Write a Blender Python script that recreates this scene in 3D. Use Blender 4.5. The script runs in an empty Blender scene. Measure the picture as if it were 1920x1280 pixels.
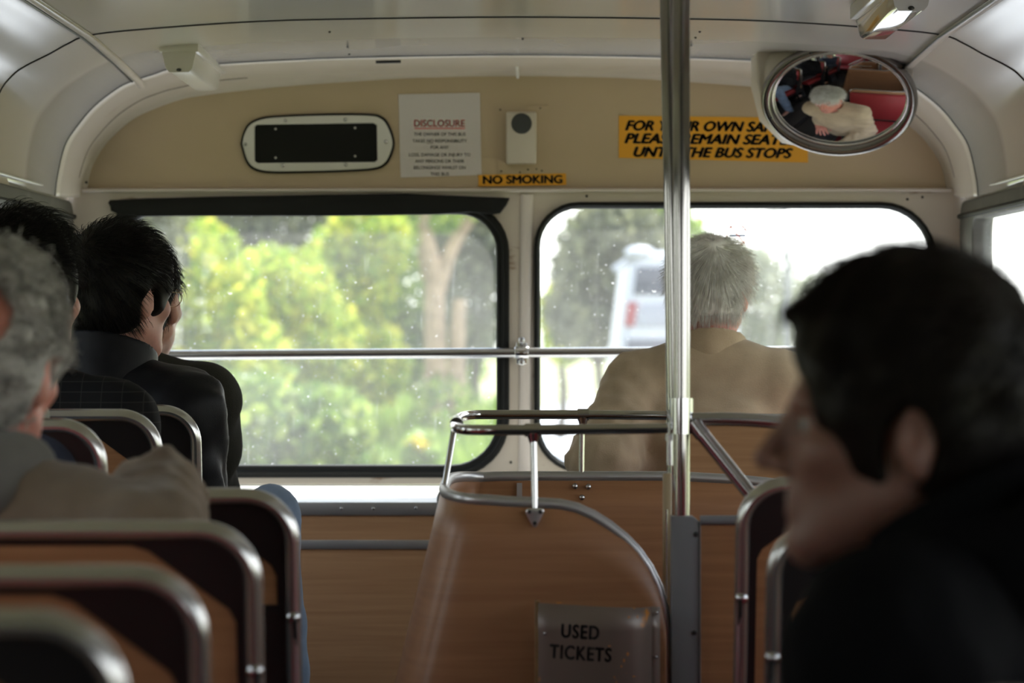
import bpy, bmesh, math, random
import numpy as np
from mathutils import Vector, Matrix

# ---------------------------------------------------------------- camera, sky, sun, exposure
S = bpy.context.scene
COL = S.collection
EYE = 1.20                      # eye height above the upper-deck floor
FPX = 7000.0                    # focal length in pixels of the 1920 frame
VX, VY = 980.0, 600.0           # vanishing point of the bus axis

cam_d = bpy.data.cameras.new('camera')
cam = bpy.data.objects.new('camera', cam_d); COL.objects.link(cam)
cam.location = (0, 0, EYE)
cam_d.sensor_width = 36.0
cam_d.lens = FPX / 1920 * 36.0
cam.rotation_euler = (math.pi/2 - (640-VY)/FPX, 0, (VX-960)/FPX)
cam_d.clip_start = 0.05; cam_d.clip_end = 2000
cam_d.dof.use_dof = True
cam_d.dof.focus_distance = 7.2
cam_d.dof.aperture_fstop = 6.4
S.camera = cam

S.view_settings.view_transform = 'Standard'
S.view_settings.look = 'None'
S.view_settings.gamma = 1.0
S.view_settings.use_curve_mapping = False
S.view_settings.exposure = 0.0

world = bpy.data.worlds.new('sky'); S.world = world
world.use_nodes = True
wn = world.node_tree; wn.nodes.clear()
w_out = wn.nodes.new('ShaderNodeOutputWorld'); w_bg = wn.nodes.new('ShaderNodeBackground')
w_tc = wn.nodes.new('ShaderNodeTexCoord'); w_sep = wn.nodes.new('ShaderNodeSeparateXYZ')
w_rmp = wn.nodes.new('ShaderNodeValToRGB')
w_rmp.color_ramp.elements[0].position = 0.0; w_rmp.color_ramp.elements[0].color = (1.0, 0.975, 0.955, 1)
w_rmp.color_ramp.elements[1].position = 0.7; w_rmp.color_ramp.elements[1].color = (0.62, 0.74, 0.95, 1)
wn.links.new(w_tc.outputs['Generated'], w_sep.inputs[0])
wn.links.new(w_sep.outputs['Z'], w_rmp.inputs[0])
wn.links.new(w_rmp.outputs[0], w_bg.inputs[0])
w_bg.inputs[1].default_value = 3.7
wn.links.new(w_bg.outputs[0], w_out.inputs[0])

sun_d = bpy.data.lights.new('sun', 'SUN'); sun_d.energy = 13.0; sun_d.angle = math.radians(2.5)
sun_d.color = (1.0, 0.95, 0.86)
sun = bpy.data.objects.new('sun', sun_d); COL.objects.link(sun)
_el, _az = math.radians(58), math.radians(24)          # ahead of the bus and a little to the right
_sd = Vector((math.sin(_az)*math.cos(_el), math.cos(_az)*math.cos(_el), math.sin(_el)))
sun.rotation_euler = _sd.to_track_quat('Z', 'Y').to_euler()
sun.location = (3, 12, 9)

def X(px, d): return (px-VX)*d/FPX
def Z(py, d): return EYE-(py-VY)*d/FPX
rng = np.random.default_rng(7)
random.seed(7)

# ---------------------------------------------------------------- materials
MATS = {}
def new_mat(name):
    m = bpy.data.materials.new(name); m.use_nodes = True
    nt = m.node_tree; b = nt.nodes['Principled BSDF']
    return m, nt, b
def mat(name, col, rough=0.5, metal=0.0, spec=0.5, bump=0.0, bscale=60.0, var=0.0, vscale=8.0, sss=0.0, sheen=0.0, coat=0.0):
    if name in MATS: return MATS[name]
    m, nt, b = new_mat(name)
    b.inputs['Base Color'].default_value = (*col, 1)
    b.inputs['Roughness'].default_value = rough
    b.inputs['Metallic'].default_value = metal
    b.inputs['Specular IOR Level'].default_value = spec
    if coat: b.inputs['Coat Weight'].default_value = coat; b.inputs['Coat Roughness'].default_value = 0.08
    if sheen: b.inputs['Sheen Weight'].default_value = sheen
    if sss:
        b.inputs['Subsurface Weight'].default_value = sss
        b.inputs['Subsurface Radius'].default_value = (1.0, 0.25, 0.12)
        b.inputs['Subsurface Scale'].default_value = 0.012
    tc = nt.nodes.new('ShaderNodeTexCoord')
    if var:
        n = nt.nodes.new('ShaderNodeTexNoise'); n.inputs['Scale'].default_value = vscale; n.inputs['Detail'].default_value = 5
        r = nt.nodes.new('ShaderNodeValToRGB')
        r.color_ramp.elements[0].position = .3; r.color_ramp.elements[1].position = .7
        r.color_ramp.elements[0].color = (*[c*(1-var) for c in col], 1)
        r.color_ramp.elements[1].color = (*[min(1, c*(1+var)) for c in col], 1)
        nt.links.new(tc.outputs['Object'], n.inputs['Vector']); nt.links.new(n.outputs['Fac'], r.inputs[0])
        nt.links.new(r.outputs[0], b.inputs['Base Color'])
    if bump:
        n = nt.nodes.new('ShaderNodeTexNoise'); n.inputs['Scale'].default_value = bscale; n.inputs['Detail'].default_value = 4
        bp = nt.nodes.new('ShaderNodeBump'); bp.inputs['Strength'].default_value = bump; bp.inputs['Distance'].default_value = 0.004
        nt.links.new(tc.outputs['Object'], n.inputs['Vector']); nt.links.new(n.outputs['Fac'], bp.inputs['Height'])
        nt.links.new(bp.outputs[0], b.inputs['Normal'])
    MATS[name] = m
    return m

def wood_mat(name, c1, c2, rough=0.3, horizontal=True):
    m, nt, b = new_mat(name)
    tc = nt.nodes.new('ShaderNodeTexCoord'); mp = nt.nodes.new('ShaderNodeMapping')
    mp.inputs['Scale'].default_value = (1.5, 1.5, 42) if horizontal else (42, 42, 1.5)
    n = nt.nodes.new('ShaderNodeTexNoise'); n.inputs['Scale'].default_value = 2.2; n.inputs['Detail'].default_value = 7
    n.inputs['Distortion'].default_value = 0.5
    r = nt.nodes.new('ShaderNodeValToRGB')
    r.color_ramp.elements[0].position = .33; r.color_ramp.elements[1].position = .68
    r.color_ramp.elements[0].color = (*c1, 1); r.color_ramp.elements[1].color = (*c2, 1)
    nt.links.new(tc.outputs['Object'], mp.inputs[0]); nt.links.new(mp.outputs[0], n.inputs['Vector'])
    nt.links.new(n.outputs['Fac'], r.inputs[0]); nt.links.new(r.outputs[0], b.inputs['Base Color'])
    b.inputs['Roughness'].default_value = rough
    MATS[name] = m
    return m

def stain_mat(name, col, stain, scale, lo, hi, rough=0.4, metal=0.0, stretch=(1, 1, 1)):
    """paint with patches of another colour (rust, grime) where a noise passes a threshold"""
    m, nt, b = new_mat(name)
    tc = nt.nodes.new('ShaderNodeTexCoord'); mp = nt.nodes.new('ShaderNodeMapping'); mp.inputs['Scale'].default_value = stretch
    n = nt.nodes.new('ShaderNodeTexNoise'); n.inputs['Scale'].default_value = scale; n.inputs['Detail'].default_value = 6
    r = nt.nodes.new('ShaderNodeValToRGB')
    r.color_ramp.elements[0].position = lo; r.color_ramp.elements[1].position = hi
    r.color_ramp.elements[0].color = (*col, 1); r.color_ramp.elements[1].color = (*stain, 1)
    nt.links.new(tc.outputs['Object'], mp.inputs[0]); nt.links.new(mp.outputs[0], n.inputs['Vector'])
    nt.links.new(n.outputs['Fac'], r.inputs[0]); nt.links.new(r.outputs[0], b.inputs['Base Color'])
    b.inputs['Roughness'].default_value = rough; b.inputs['Metallic'].default_value = metal
    MATS[name] = m
    return m

CREAM = stain_mat('cream_gloss_paint', (.61, .555, .505), (.50, .44, .38), 5, .62, .80, rough=.18)
CEIL = mat('ceiling_gloss_paint', (.57, .53, .505), rough=.14, var=.03, vscale=2)
TAN = mat('tan_paint', (.52, .41, .28), rough=.4, var=.05, vscale=3)
FRAMEPAINT = stain_mat('window_surround_paint', (.56, .50, .42), (.20, .10, .04), 9, .66, .74, rough=.35, stretch=(1, 1, 2.5))
SILLW = mat('white_sill', (.80, .79, .77), rough=.4)
WOOD = wood_mat('wood_laminate', (.30, .145, .068), (.38, .195, .095))
WOODS = wood_mat('satin_wood_laminate', (.28, .13, .06), (.345, .17, .08), rough=.42)
WOODL = wood_mat('light_wood_laminate', (.43, .235, .12), (.52, .30, .16))
CHROME = mat('chrome', (.62, .62, .63), rough=.10, metal=1)
POLE = mat('pole_chrome', (.42, .41, .40), rough=.10, metal=1)
STEEL = mat('worn_steel', (.50, .50, .51), rough=.22, metal=1)
ALU = mat('aluminium', (.50, .50, .51), rough=.36, metal=.8)
RIM = mat('polished_rim', (.55, .54, .53), rough=.24, metal=.9)
GREYP = mat('grey_metal_paint', (.17, .175, .19), rough=.38, var=.06)
RUBBER = mat('black_rubber', (.007, .0075, .007), rough=.6, spec=.2)
GASKET = stain_mat('weathered_gasket', (.055, .052, .048), (.14, .13, .12), 7, .5, .75, rough=.55)
BLACKV = mat('black_vinyl', (.012, .010, .010), rough=.35)
REDV = mat('red_vinyl', (.34, .035, .04), rough=.42)
DARKM = mat('dark_metal', (.02, .02, .02), rough=.4)
WHITEP = mat('white_enamel', (.66, .65, .62), rough=.3)
PAPER = mat('paper', (.62, .58, .58), rough=.7)
YEL = mat('yellow_label', (.80, .38, .02), rough=.4)
INK = mat('black_ink', (.01, .01, .01), rough=.5)
REDINK = mat('red_ink', (.85, .07, .06), rough=.5)
GREYINK = mat('grey_ink', (.06, .055, .06), rough=.6)
BLUEINK = mat('blue_ink', (.02, .10, .35), rough=.5)
ORANGEINK = mat('orange_red_ink', (.85, .16, .05), rough=.5)
LINOL = mat('dark_linoleum', (.05, .045, .045), rough=.5, var=.2)
MIRROR = mat('mirror_glass', (.66, .66, .66), rough=.02, metal=1)
BOXPAINT = stain_mat('bin_paint', (.19, .15, .125), (.60, .24, .03), 16, .645, .67, rough=.36, metal=.25, stretch=(1.6, 1, .8))
LAMPW = mat('lamp_plastic', (.60, .57, .52), rough=.22)
LAMPC = mat('clear_lamp_plastic', (.55, .53, .52), rough=.06, coat=1)

def glass_mat(name, veil=.05, edge=True):
    m, nt, b = new_mat(name)
    nt.nodes.remove(b)
    out = nt.nodes['Material Output']
    tr = nt.nodes.new('ShaderNodeBsdfTransparent'); tr.inputs[0].default_value = (.93, .95, .94, 1)
    gl = nt.nodes.new('ShaderNodeBsdfGlossy'); gl.inputs['Roughness'].default_value = .02
    df = nt.nodes.new('ShaderNodeBsdfTranslucent'); df.inputs[0].default_value = (.86, .87, .88, 1)
    d2 = nt.nodes.new('ShaderNodeBsdfDiffuse'); d2.inputs[0].default_value = (.7, .7, .7, 1)
    mx0 = nt.nodes.new('ShaderNodeMixShader'); mx0.inputs[0].default_value = .25
    nt.links.new(df.outputs[0], mx0.inputs[1]); nt.links.new(d2.outputs[0], mx0.inputs[2])
    mx1 = nt.nodes.new('ShaderNodeMixShader'); mx1.inputs[0].default_value = .045
    nt.links.new(tr.outputs[0], mx1.inputs[1]); nt.links.new(gl.outputs[0], mx1.inputs[2])
    mx2 = nt.nodes.new('ShaderNodeMixShader')
    nt.links.new(mx1.outputs[0], mx2.inputs[1]); nt.links.new(mx0.outputs[0], mx2.inputs[2])
    nt.links.new(mx2.outputs[0], out.inputs[0])
    tc = nt.nodes.new('ShaderNodeTexCoord')
    def noise(scale, lo, hi, v, stretch=(1, 1, 1), detail=3):
        mp = nt.nodes.new('ShaderNodeMapping'); mp.inputs['Scale'].default_value = stretch
        n = nt.nodes.new('ShaderNodeTexNoise'); n.inputs['Scale'].default_value = scale; n.inputs['Detail'].default_value = detail
        r = nt.nodes.new('ShaderNodeMapRange'); r.inputs[1].default_value = lo; r.inputs[2].default_value = hi
        r.inputs[3].default_value = 0; r.inputs[4].default_value = v
        nt.links.new(tc.outputs['Object'], mp.inputs[0]); nt.links.new(mp.outputs[0], n.inputs['Vector'])
        nt.links.new(n.outputs['Fac'], r.inputs[0]); return r.outputs[0]
    def add(a, b_, op='ADD'):
        x = nt.nodes.new('ShaderNodeMath'); x.operation = op; x.use_clamp = True
        nt.links.new(a, x.inputs[0])
        if isinstance(b_, float): x.inputs[1].default_value = b_
        else: nt.links.new(b_, x.inputs[1])
        return x.outputs[0]
    f = noise(3.0, .35, .8, veil)
    f = add(f, veil*.8)
    f = add(f, noise(150, .745, .78, .6, detail=1))           # specks
    f = add(f, noise(60, .70, .80, .10, (2.2, 2.2, .15), 1))  # runs
    if edge:
        sp = nt.nodes.new('ShaderNodeSeparateXYZ'); nt.links.new(tc.outputs['Generated'], sp.inputs[0])
        # bands of clouded glass along the top edge and the inner edges, ragged by noise
        for ax, lo, hi, v in (('Z', .935, .955, .8), ('Z', .03, .008, .55), ('X', .985, .996, .5), ('X', .015, .004, .5)):
            wob = noise(22, .3, .7, .02)
            s = nt.nodes.new('ShaderNodeMath'); s.operation = 'ADD' if hi > lo else 'SUBTRACT'
            nt.links.new(sp.outputs[ax], s.inputs[0]); nt.links.new(wob, s.inputs[1])
            r = nt.nodes.new('ShaderNodeMapRange'); r.inputs[1].default_value = lo; r.inputs[2].default_value = hi
            r.inputs[3].default_value = 0; r.inputs[4].default_value = v
            nt.links.new(s.outputs[0], r.inputs[0]); f = add(f, r.outputs[0], 'MAXIMUM')
    nt.links.new(f, mx2.inputs[0])
    MATS[name] = m
    return m
GLASS = glass_mat('dusty_window_glass', veil=.045)
GLASSS = glass_mat('side_window_glass', veil=.03, edge=False)

# ---------------------------------------------------------------- mesh helpers
def link(name, me, m=None, parent=None, loc=None):
    o = bpy.data.objects.new(name, me); COL.objects.link(o)
    if m is not None and me is not None: me.materials.append(m)
    if loc is not None: o.location = loc
    if parent is not None: o.parent = parent
    return o
def mesh_from(name, V, F, smooth=35):
    me = bpy.data.meshes.new(name)
    V = np.asarray(V, dtype=np.float64)
    me.from_pydata(V.tolist(), [], [list(map(int, f)) for f in F])
    me.update()
    if smooth:
        me.shade_smooth()
        if smooth < 180: me.set_sharp_from_angle(angle=math.radians(smooth))
    return me
class MB:
    """collects shapes for ONE mesh"""
    def __init__(s): s.V = []; s.F = []; s.n = 0
    def add(s, V, F):
        V = np.asarray(V, float); s.V.append(V); s.F += [[i+s.n for i in f] for f in F]; s.n += len(V); return s
    def box(s, lo, hi):
        (a, b, c), (d, e, f) = lo, hi
        V = [(a,b,c),(d,b,c),(d,e,c),(a,e,c),(a,b,f),(d,b,f),(d,e,f),(a,e,f)]
        return s.add(V, [(0,3,2,1),(4,5,6,7),(0,1,5,4),(1,2,6,5),(2,3,7,6),(3,0,4,7)])
    def tube(s, pts, r, seg=14, closed=False, r2=None, caps=True):
        V, F = tube_geo(pts, r, seg, closed, r2, caps); return s.add(V, F)
    def ball(s, c, r, n=12):
        c = np.array(c, float); r = np.array(r, float)*np.ones(3)
        V = []; F = []
        for i in range(n+1):
            t = math.pi*i/n
            for j in range(2*n):
                p = math.pi*j/n
                V.append(c+r*(math.sin(t)*math.cos(p), math.sin(t)*math.sin(p), math.cos(t)))
        for i in range(n):
            for j in range(2*n):
                k = (j+1) % (2*n)
                F.append((i*2*n+j, (i+1)*2*n+j, (i+1)*2*n+k, i*2*n+k))
        return s.add(V, F)
    def build(s, name, m, parent=None, loc=(0,0,0), smooth=35, bevel=0, bseg=2):
        V = np.concatenate(s.V) - np.array(loc, float)
        me = mesh_from(name, V, s.F, smooth)
        if bevel:
            bm = bmesh.new(); bm.from_mesh(me)
            bmesh.ops.remove_doubles(bm, verts=bm.verts, dist=1e-6)
            bmesh.ops.bevel(bm, geom=[e for e in bm.edges if len(e.link_faces) == 2 and e.calc_face_angle(0) > .6], offset=bevel, segments=bseg, affect='EDGES', profile=.5)
            bm.to_mesh(me); bm.free(); me.shade_smooth(); me.set_sharp_from_angle(angle=math.radians(50))
        o = link(name, me, m)
        o.location = loc
        if parent is not None: attach(o, parent)
        return o
class Dots:
    """small round heads, each its own part"""
    def __init__(s): s.L = []
    def ball(s, c, r, n=8): s.L.append((c, r, n)); return s
    def build(s, name, m, parent=None):
        for c, r, n in s.L:
            o = MB().ball((0, 0, 0), r, n).build(name, m, smooth=180); o.location = c
            if parent is not None: attach(o, parent)
def wloc(o):
    v = Vector(o.location); p = o.parent
    while p is not None: v += Vector(p.location); p = p.parent
    return v
def attach(o, parent):
    """parent o keeping its place (nothing here is rotated at object level)"""
    o.location = Vector(o.location) - wloc(parent)
    o.parent = parent
def tube_geo(pts, r, seg=14, closed=False, r2=None, caps=True):
    P = np.array(pts, float); n = len(P)
    r = np.ones(n)*r; r2 = r if r2 is None else np.ones(n)*r2
    T = np.zeros_like(P)
    for i in range(n):
        a = P[(i-1) % n] if closed else P[max(i-1, 0)]
        b = P[(i+1) % n] if closed else P[min(i+1, n-1)]
        T[i] = (b-a)/max(np.linalg.norm(b-a), 1e-9)
    up = np.array((0, 0, 1.0)) if abs(T[0][2]) < .9 else np.array((0, 1.0, 0))
    N = np.cross(T[0], up); N /= np.linalg.norm(N)
    V = []; F = []
    for i in range(n):
        N = N - T[i]*N.dot(T[i]); N /= np.linalg.norm(N); B = np.cross(T[i], N)
        for j in range(seg):
            a = 2*math.pi*j/seg
            V.append(P[i] + N*math.cos(a)*r[i] + B*math.sin(a)*r2[i])
    for i in range(n if closed else n-1):
        k = (i+1) % n
        for j in range(seg):
            l = (j+1) % seg
            F.append((i*seg+j, i*seg+l, k*seg+l, k*seg+j))
    if not closed and caps:
        F.append(tuple(range(seg))[::-1]); F.append(tuple((n-1)*seg+j for j in range(seg)))
    return V, F
def bez(pts, n=8):
    """Catmull-Rom through pts"""
    P = [np.array(p, float) for p in pts]; P = [2*P[0]-P[1]] + P + [2*P[-1]-P[-2]]
    out = []
    for i in range(1, len(P)-2):
        for k in range(n):
            t = k/n
            out.append(.5*((2*P[i]) + (P[i+1]-P[i-1])*t + (2*P[i-1]-5*P[i]+4*P[i+1]-P[i+2])*t*t + (3*P[i]-P[i-1]-3*P[i+1]+P[i+2])*t**3))
    out.append(P[-2]); return out
def rrect(x0, x1, y0, y1, r, n=8):
    """rounded rectangle outline; r = one radius or four (bl, br, tr, tl)"""
    r = (r,)*4 if not isinstance(r, (tuple, list)) else r
    out = []
    for (cx, cy, a0, q) in ((x0, y0, math.pi, r[0]), (x1, y0, 1.5*math.pi, r[1]), (x1, y1, 0, r[2]), (x0, y1, .5*math.pi, r[3])):
        ox = cx + (q if cx == x0 else -q); oy = cy + (q if cy == y0 else -q)
        for k in range(n+1):
            a = a0 + .5*math.pi*k/n
            out.append((ox+q*math.cos(a), oy+q*math.sin(a)))
    return out
def ellipse(cx, cy, rx, ry, n=48, rot=0):
    c, s = math.cos(rot), math.sin(rot)
    return [(cx+rx*math.cos(2*math.pi*k/n)*c-ry*math.sin(2*math.pi*k/n)*s, cy+rx*math.cos(2*math.pi*k/n)*s+ry*math.sin(2*math.pi*k/n)*c) for k in range(n)]
def xform(me, O, U, Vv, N):
    M = Matrix(((U[0], Vv[0], N[0], O[0]), (U[1], Vv[1], N[1], O[1]), (U[2], Vv[2], N[2], O[2]), (0, 0, 0, 1)))
    me.transform(M)
    if M.determinant() < 0: me.flip_normals()
XZ = ((1, 0, 0), (0, 0, 1), (0, -1, 0))        # plate facing the camera (towards -Y)
YZ = ((0, 1, 0), (0, 0, 1), (1, 0, 0))
def plate(name, loops, thick, m, parent=None, O=(0, 0, 0), axes=XZ, loc=None, bevel=0, smooth=35):
    """flat shape with holes and real thickness; loops in (u, v); the front face lies at O"""
    cu = bpy.data.curves.new('tmp', 'CURVE'); cu.dimensions = '2D'; cu.fill_mode = 'BOTH'
    cu.extrude = max(thick/2-bevel, 1e-5)
    if bevel: cu.bevel_depth = bevel; cu.bevel_resolution = 2; cu.offset = -bevel
    for L in loops:
        sp = cu.splines.new('POLY'); sp.points.add(len(L)-1); sp.use_cyclic_u = True
        for i, p in enumerate(L): sp.points[i].co = (p[0], p[1], 0, 1)
    return curve_obj(cu, name, thick, m, parent, O, axes, loc, smooth)
def curve_obj(cu, name, thick, m, parent, O, axes, loc, smooth=35):
    tmp = bpy.data.objects.new('tmp', cu); COL.objects.link(tmp)
    me = bpy.data.meshes.new_from_object(tmp)
    COL.objects.unlink(tmp); bpy.data.objects.remove(tmp); bpy.data.curves.remove(cu)
    me.name = name; me.materials.clear()
    U, Vv, N = axes
    O = Vector(O) - Vector(N)*(thick/2)
    loc = Vector(loc) if loc is not None else Vector((0, 0, 0))
    xform(me, O-loc, U, Vv, N)
    bm = bmesh.new(); bm.from_mesh(me); bmesh.ops.remove_doubles(bm, verts=bm.verts, dist=1e-6)
    bmesh.ops.recalc_face_normals(bm, faces=bm.faces); bm.to_mesh(me); bm.free()
    if smooth: me.shade_smooth(); me.set_sharp_from_angle(angle=math.radians(smooth))
    o = link(name, me, m); o.location = loc
    if parent is not None: attach(o, parent)
    return o
def text(name, s, size, m, parent, O, axes=XZ, shear=0, bold=0, align='CENTER', sx=1.0, space=1.0, thick=.0006, line=1.0):
    cu = bpy.data.curves.new('tmp', 'FONT'); cu.body = s; cu.size = size; cu.align_x = align; cu.align_y = 'CENTER'
    cu.shear = shear; cu.extrude = thick/2; cu.space_character = space; cu.space_line = line
    cu.resolution_u = 4
    U = Vector(axes[0])*sx
    o = curve_obj(cu, name, thick, m, parent, O, (U, axes[1], axes[2]), None, 0)
    if bold:                                       # heavier strokes
        bm = bmesh.new(); bm.from_mesh(o.data); g0 = bm.verts[:]+bm.edges[:]+bm.faces[:]
        for du, dv in ((1, 0), (-1, 0), (0, .7), (0, -.7)):
            r = bmesh.ops.duplicate(bm, geom=g0); vs = [v for v in r['geom'] if isinstance(v, bmesh.types.BMVert)]
            bmesh.ops.translate(bm, verts=vs, vec=U*(du*bold)+Vector(axes[1])*(dv*bold))
        bm.to_mesh(o.data); bm.free()
    return o
def tag(o, label, cat, group=None):
    o['label'] = label; o['category'] = cat
    if group: o['group'] = group
    return o
def struct(o): o['kind'] = 'structure'; return o
def empty(name, loc):
    o = bpy.data.objects.new(name, None); COL.objects.link(o); o.location = loc; o.empty_display_size = .05
    return o
def dup(root, delta):
    """copy of a thing with copies of its parts and sub-parts, moved by delta"""
    r = root.copy(); COL.objects.link(r); r.location = Vector(root.location)+Vector(delta)
    for ch in list(root.children):
        c = ch.copy(); COL.objects.link(c); c.parent = r
        for g in list(ch.children):
            d = g.copy(); COL.objects.link(d); d.parent = c
    return r

# ---------------------------------------------------------------- the bus shell
CX = -0.015                    # bus centre line
YB, YF = -2.0, 9.42            # rear and front walls
PA = [(0,.650),(.3,.647),(.55,.641),(.8,.624),(.915,.611),(.96,.593),(1.0,.571),(1.05,.546),(1.08,.524),(1.108,.485),(1.125,.41),(1.13,.30)]
PB = [(0,.640),(.3,.636),(.55,.628),(.8,.612),(.88,.592),(.93,.575),(.965,.558),(1.02,.515),(1.06,.468),(1.09,.42),(1.108,.345),(1.113,.30)]
PC = [(0,.615),(.2,.612),(.36,.605),(.62,.586),(.80,.565),(.86,.552),(.92,.53),(.97,.505),(1.02,.462),(1.05,.425),(1.075,.375),(1.085,.318)]
def full(P, ins=0):
    h = [(CX-x, EYE+z) for x, z in P[:0:-1]] + [(CX+x, EYE+z) for x, z in P]
    return np.array(h)
def smooth_prof(P):
    f = full(P); q = np.array(bez([(a, b, 0) for a, b in f], 4))[:, :2]; return q
rows = [(YB, smooth_prof(PA)), (4.0, smooth_prof(PA)), (8.0, smooth_prof(PA)), (8.5, .5*smooth_prof(PA)+.5*smooth_prof(PB)), (9.0, smooth_prof(PB))]
def loft(rows):
    V = []; F = []; n = len(rows[0][1])
    for y, q in rows:
        yy = y if hasattr(y, '__len__') else [y]*n
        V += [(q[i][0], yy[i], q[i][1]) for i in range(n)]
    for r in range(len(rows)-1):
        for i in range(n-1): F.append((r*n+i, r*n+i+1, (r+1)*n+i+1, (r+1)*n+i))
    return V, F
V, F = loft(rows)
ce = link('ceiling', mesh_from('ceiling', V, F, 180), CEIL); struct(ce)
sol = ce.modifiers.new('thickness', 'SOLIDIFY'); sol.thickness = .03; sol.offset = 1
# dome from the ceiling end to the arched panel over the front windows
b, c = smooth_prof(PB), smooth_prof(PC)
dr = []
for t in (0, .15, .3, .45, .6, .75, .88, 1.0):
    s = math.sin(t*math.pi/2)
    dr.append((9.0+.42*s, b*(1-t**1.8)+c*t**1.8))
dr.append((9.44, c*1.0))
V, F = loft(dr)
dm = link('trim_1', mesh_from('front_dome', V, F, 180), CREAM); struct(dm)
sol = dm.modifiers.new('thickness', 'SOLIDIFY'); sol.thickness = .02; sol.offset = 1

# front wall: tan arched panel above, painted window surround below, wood under the shelf
wf = empty('wall_front', (CX, YF, 0)); struct(wf)
arch = [(x, z) for x, z in c] + [(CX+1.085, Z(362, YF)), (CX-1.085, Z(362, YF))]
pn = plate('wall_panel', [arch], .03, TAN, wf, O=(0, YF, 0))
FD = 9.39
def px_loop(pts, d=FD): return [(X(a, d), Z(b, d)) for a, b in pts]
def win_loop(x0, x1, y0, y1, r, grow=0, d=FD):
    k = d/FPX
    rr = [(q+grow)*k for q in r]
    return rrect(X(x0-grow, d), X(x1+grow, d), Z(y1+grow, d), Z(y0-grow, d), rr)
WIN1 = (232, 931, 402, 871, (70, 84, 70, 60))
WIN2 = (1013, 1742, 391, 874, (78, 80, 92, 72))
outer = [(CX-1.15, Z(908, FD)), (CX+1.15, Z(908, FD)), (CX+1.15, Z(353, FD)), (CX-1.15, Z(353, FD))]
plate('window_surround', [outer, win_loop(*WIN1, grow=3), win_loop(*WIN2, grow=3)], .05, FRAMEPAINT, wf, O=(0, FD-.012, 0), bevel=.004)
# rounded rib up the pillar between the windows, and a lip over the windows
MB().tube([(X(988, FD), FD-.012, Z(365, FD)), (X(984, FD), FD-.012, Z(905, FD))], .017, r2=.010).build('pillar_rib', CREAM, wf)
MB().tube([(CX-1.09, FD-.018, Z(358, FD)), (CX+1.09, FD-.018, Z(357, FD))], .0045).build('head_rail', CREAM, wf)
MB().tube([(X(969, 9.3), 9.30, Z(120, 9.3)), (X(971, 9.38), 9.385, Z(146, 9.38))], .004, r2=.002).build('dome_joint', WHITEP, wf)
SH = 8.95
def sill(y0, y1, name, m, d0, d1, th=.01): pass
V = [(CX-1.12, FD-.02, Z(908, FD)), (CX+1.12, FD-.02, Z(908, FD)), (CX+1.12, SH, Z(941, SH)), (CX-1.12, SH, Z(941, SH))]
sh = link('window_shelf', mesh_from('window_shelf', V+[(a, b_, c_-.02) for a, b_, c_ in V], [(0,3,2,1),(4,5,6,7),(2,3,7,6),(0,1,5,4),(0,4,7,3),(1,2,6,5)], 0), SILLW); attach(sh, wf)
MB().box((CX-1.12, SH, 0), (CX+1.12, SH+.02, Z(965, SH)+.02)).build('lower_panel', WOODL, wf)
MB().box((CX-1.12, SH-.006, Z(966, SH)), (CX+1.12, SH, Z(941, SH))).build('shelf_edging', ALU, wf, bevel=.002)
MB().box((CX-1.12, SH-.004, Z(1029, SH)), (CX+1.12, SH, Z(1012, SH))).build('panel_strip', ALU, wf, bevel=.001)
sc = Dots()
for px, py in ((780, 307+645), (640, 953), (700, 953)): sc.ball((X(px, SH), SH-.006, Z(py, SH)), (.004, .002, .004), 6)
sc.build('screw', STEEL, wf)
sc = Dots()
for px, py in ((958, 866), (163, 342), (240, 358), (420, 357), (1100, 368), (1700, 374), (1728, 370)): sc.ball((X(px, FD), FD-.013, Z(py, FD)), (.0035, .002, .0035), 6)
sc.build('screw', DARKM, wf)

def window(name, loops_g, loops_p, d, axes, parent_loc, gm, pm):
    w = empty(name, parent_loc); struct(w); return w
def front_window(n, W, grow_out):
    w = empty('window_%d' % n, (X((W[0]+W[1])/2, FD), FD, Z(W[3], FD))); struct(w)
    plate('window_gasket', [win_loop(*W, grow=grow_out), win_loop(*W, grow=0)], .05, RUBBER, w, O=(0, FD-.026, 0), bevel=.007)
    # raised lip inside the gasket
    L = win_loop(*W, grow=grow_out*.55)
    MB().tube([(a, FD-.028, b_) for a, b_ in L], .0045, closed=True, seg=8).build('gasket_bead', RUBBER, w)
    O = Vector((X((W[0]+W[1])/2, FD), FD+.006, Z((W[2]+W[3])/2, FD)))
    p = plate('window_pane', [win_loop(*W, grow=4)], .004, GLASS, w, O=(0, FD+.006, 0), loc=O, smooth=0)
    return w
w1 = front_window(1, WIN1, 24)
w2 = front_window(2, WIN2, 12)
# the loose rubber strip along the top of the left window, torn at its left end
strip = [(203,380),(206,375),(270,372),(420,368),(600,365),(760,363),(860,367),(956,371),(950,384),(938,400),(926,402),(880,398),(820,402),(700,404),(600,405),(480,405),(330,405),(262,406),(238,414),(214,413),(219,400),(208,395),(207,387)]
plate('loose_seal', [px_loop(strip, FD-.03)], .02, RUBBER, w1, O=(0, FD-.036, 0), bevel=.004)

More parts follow.
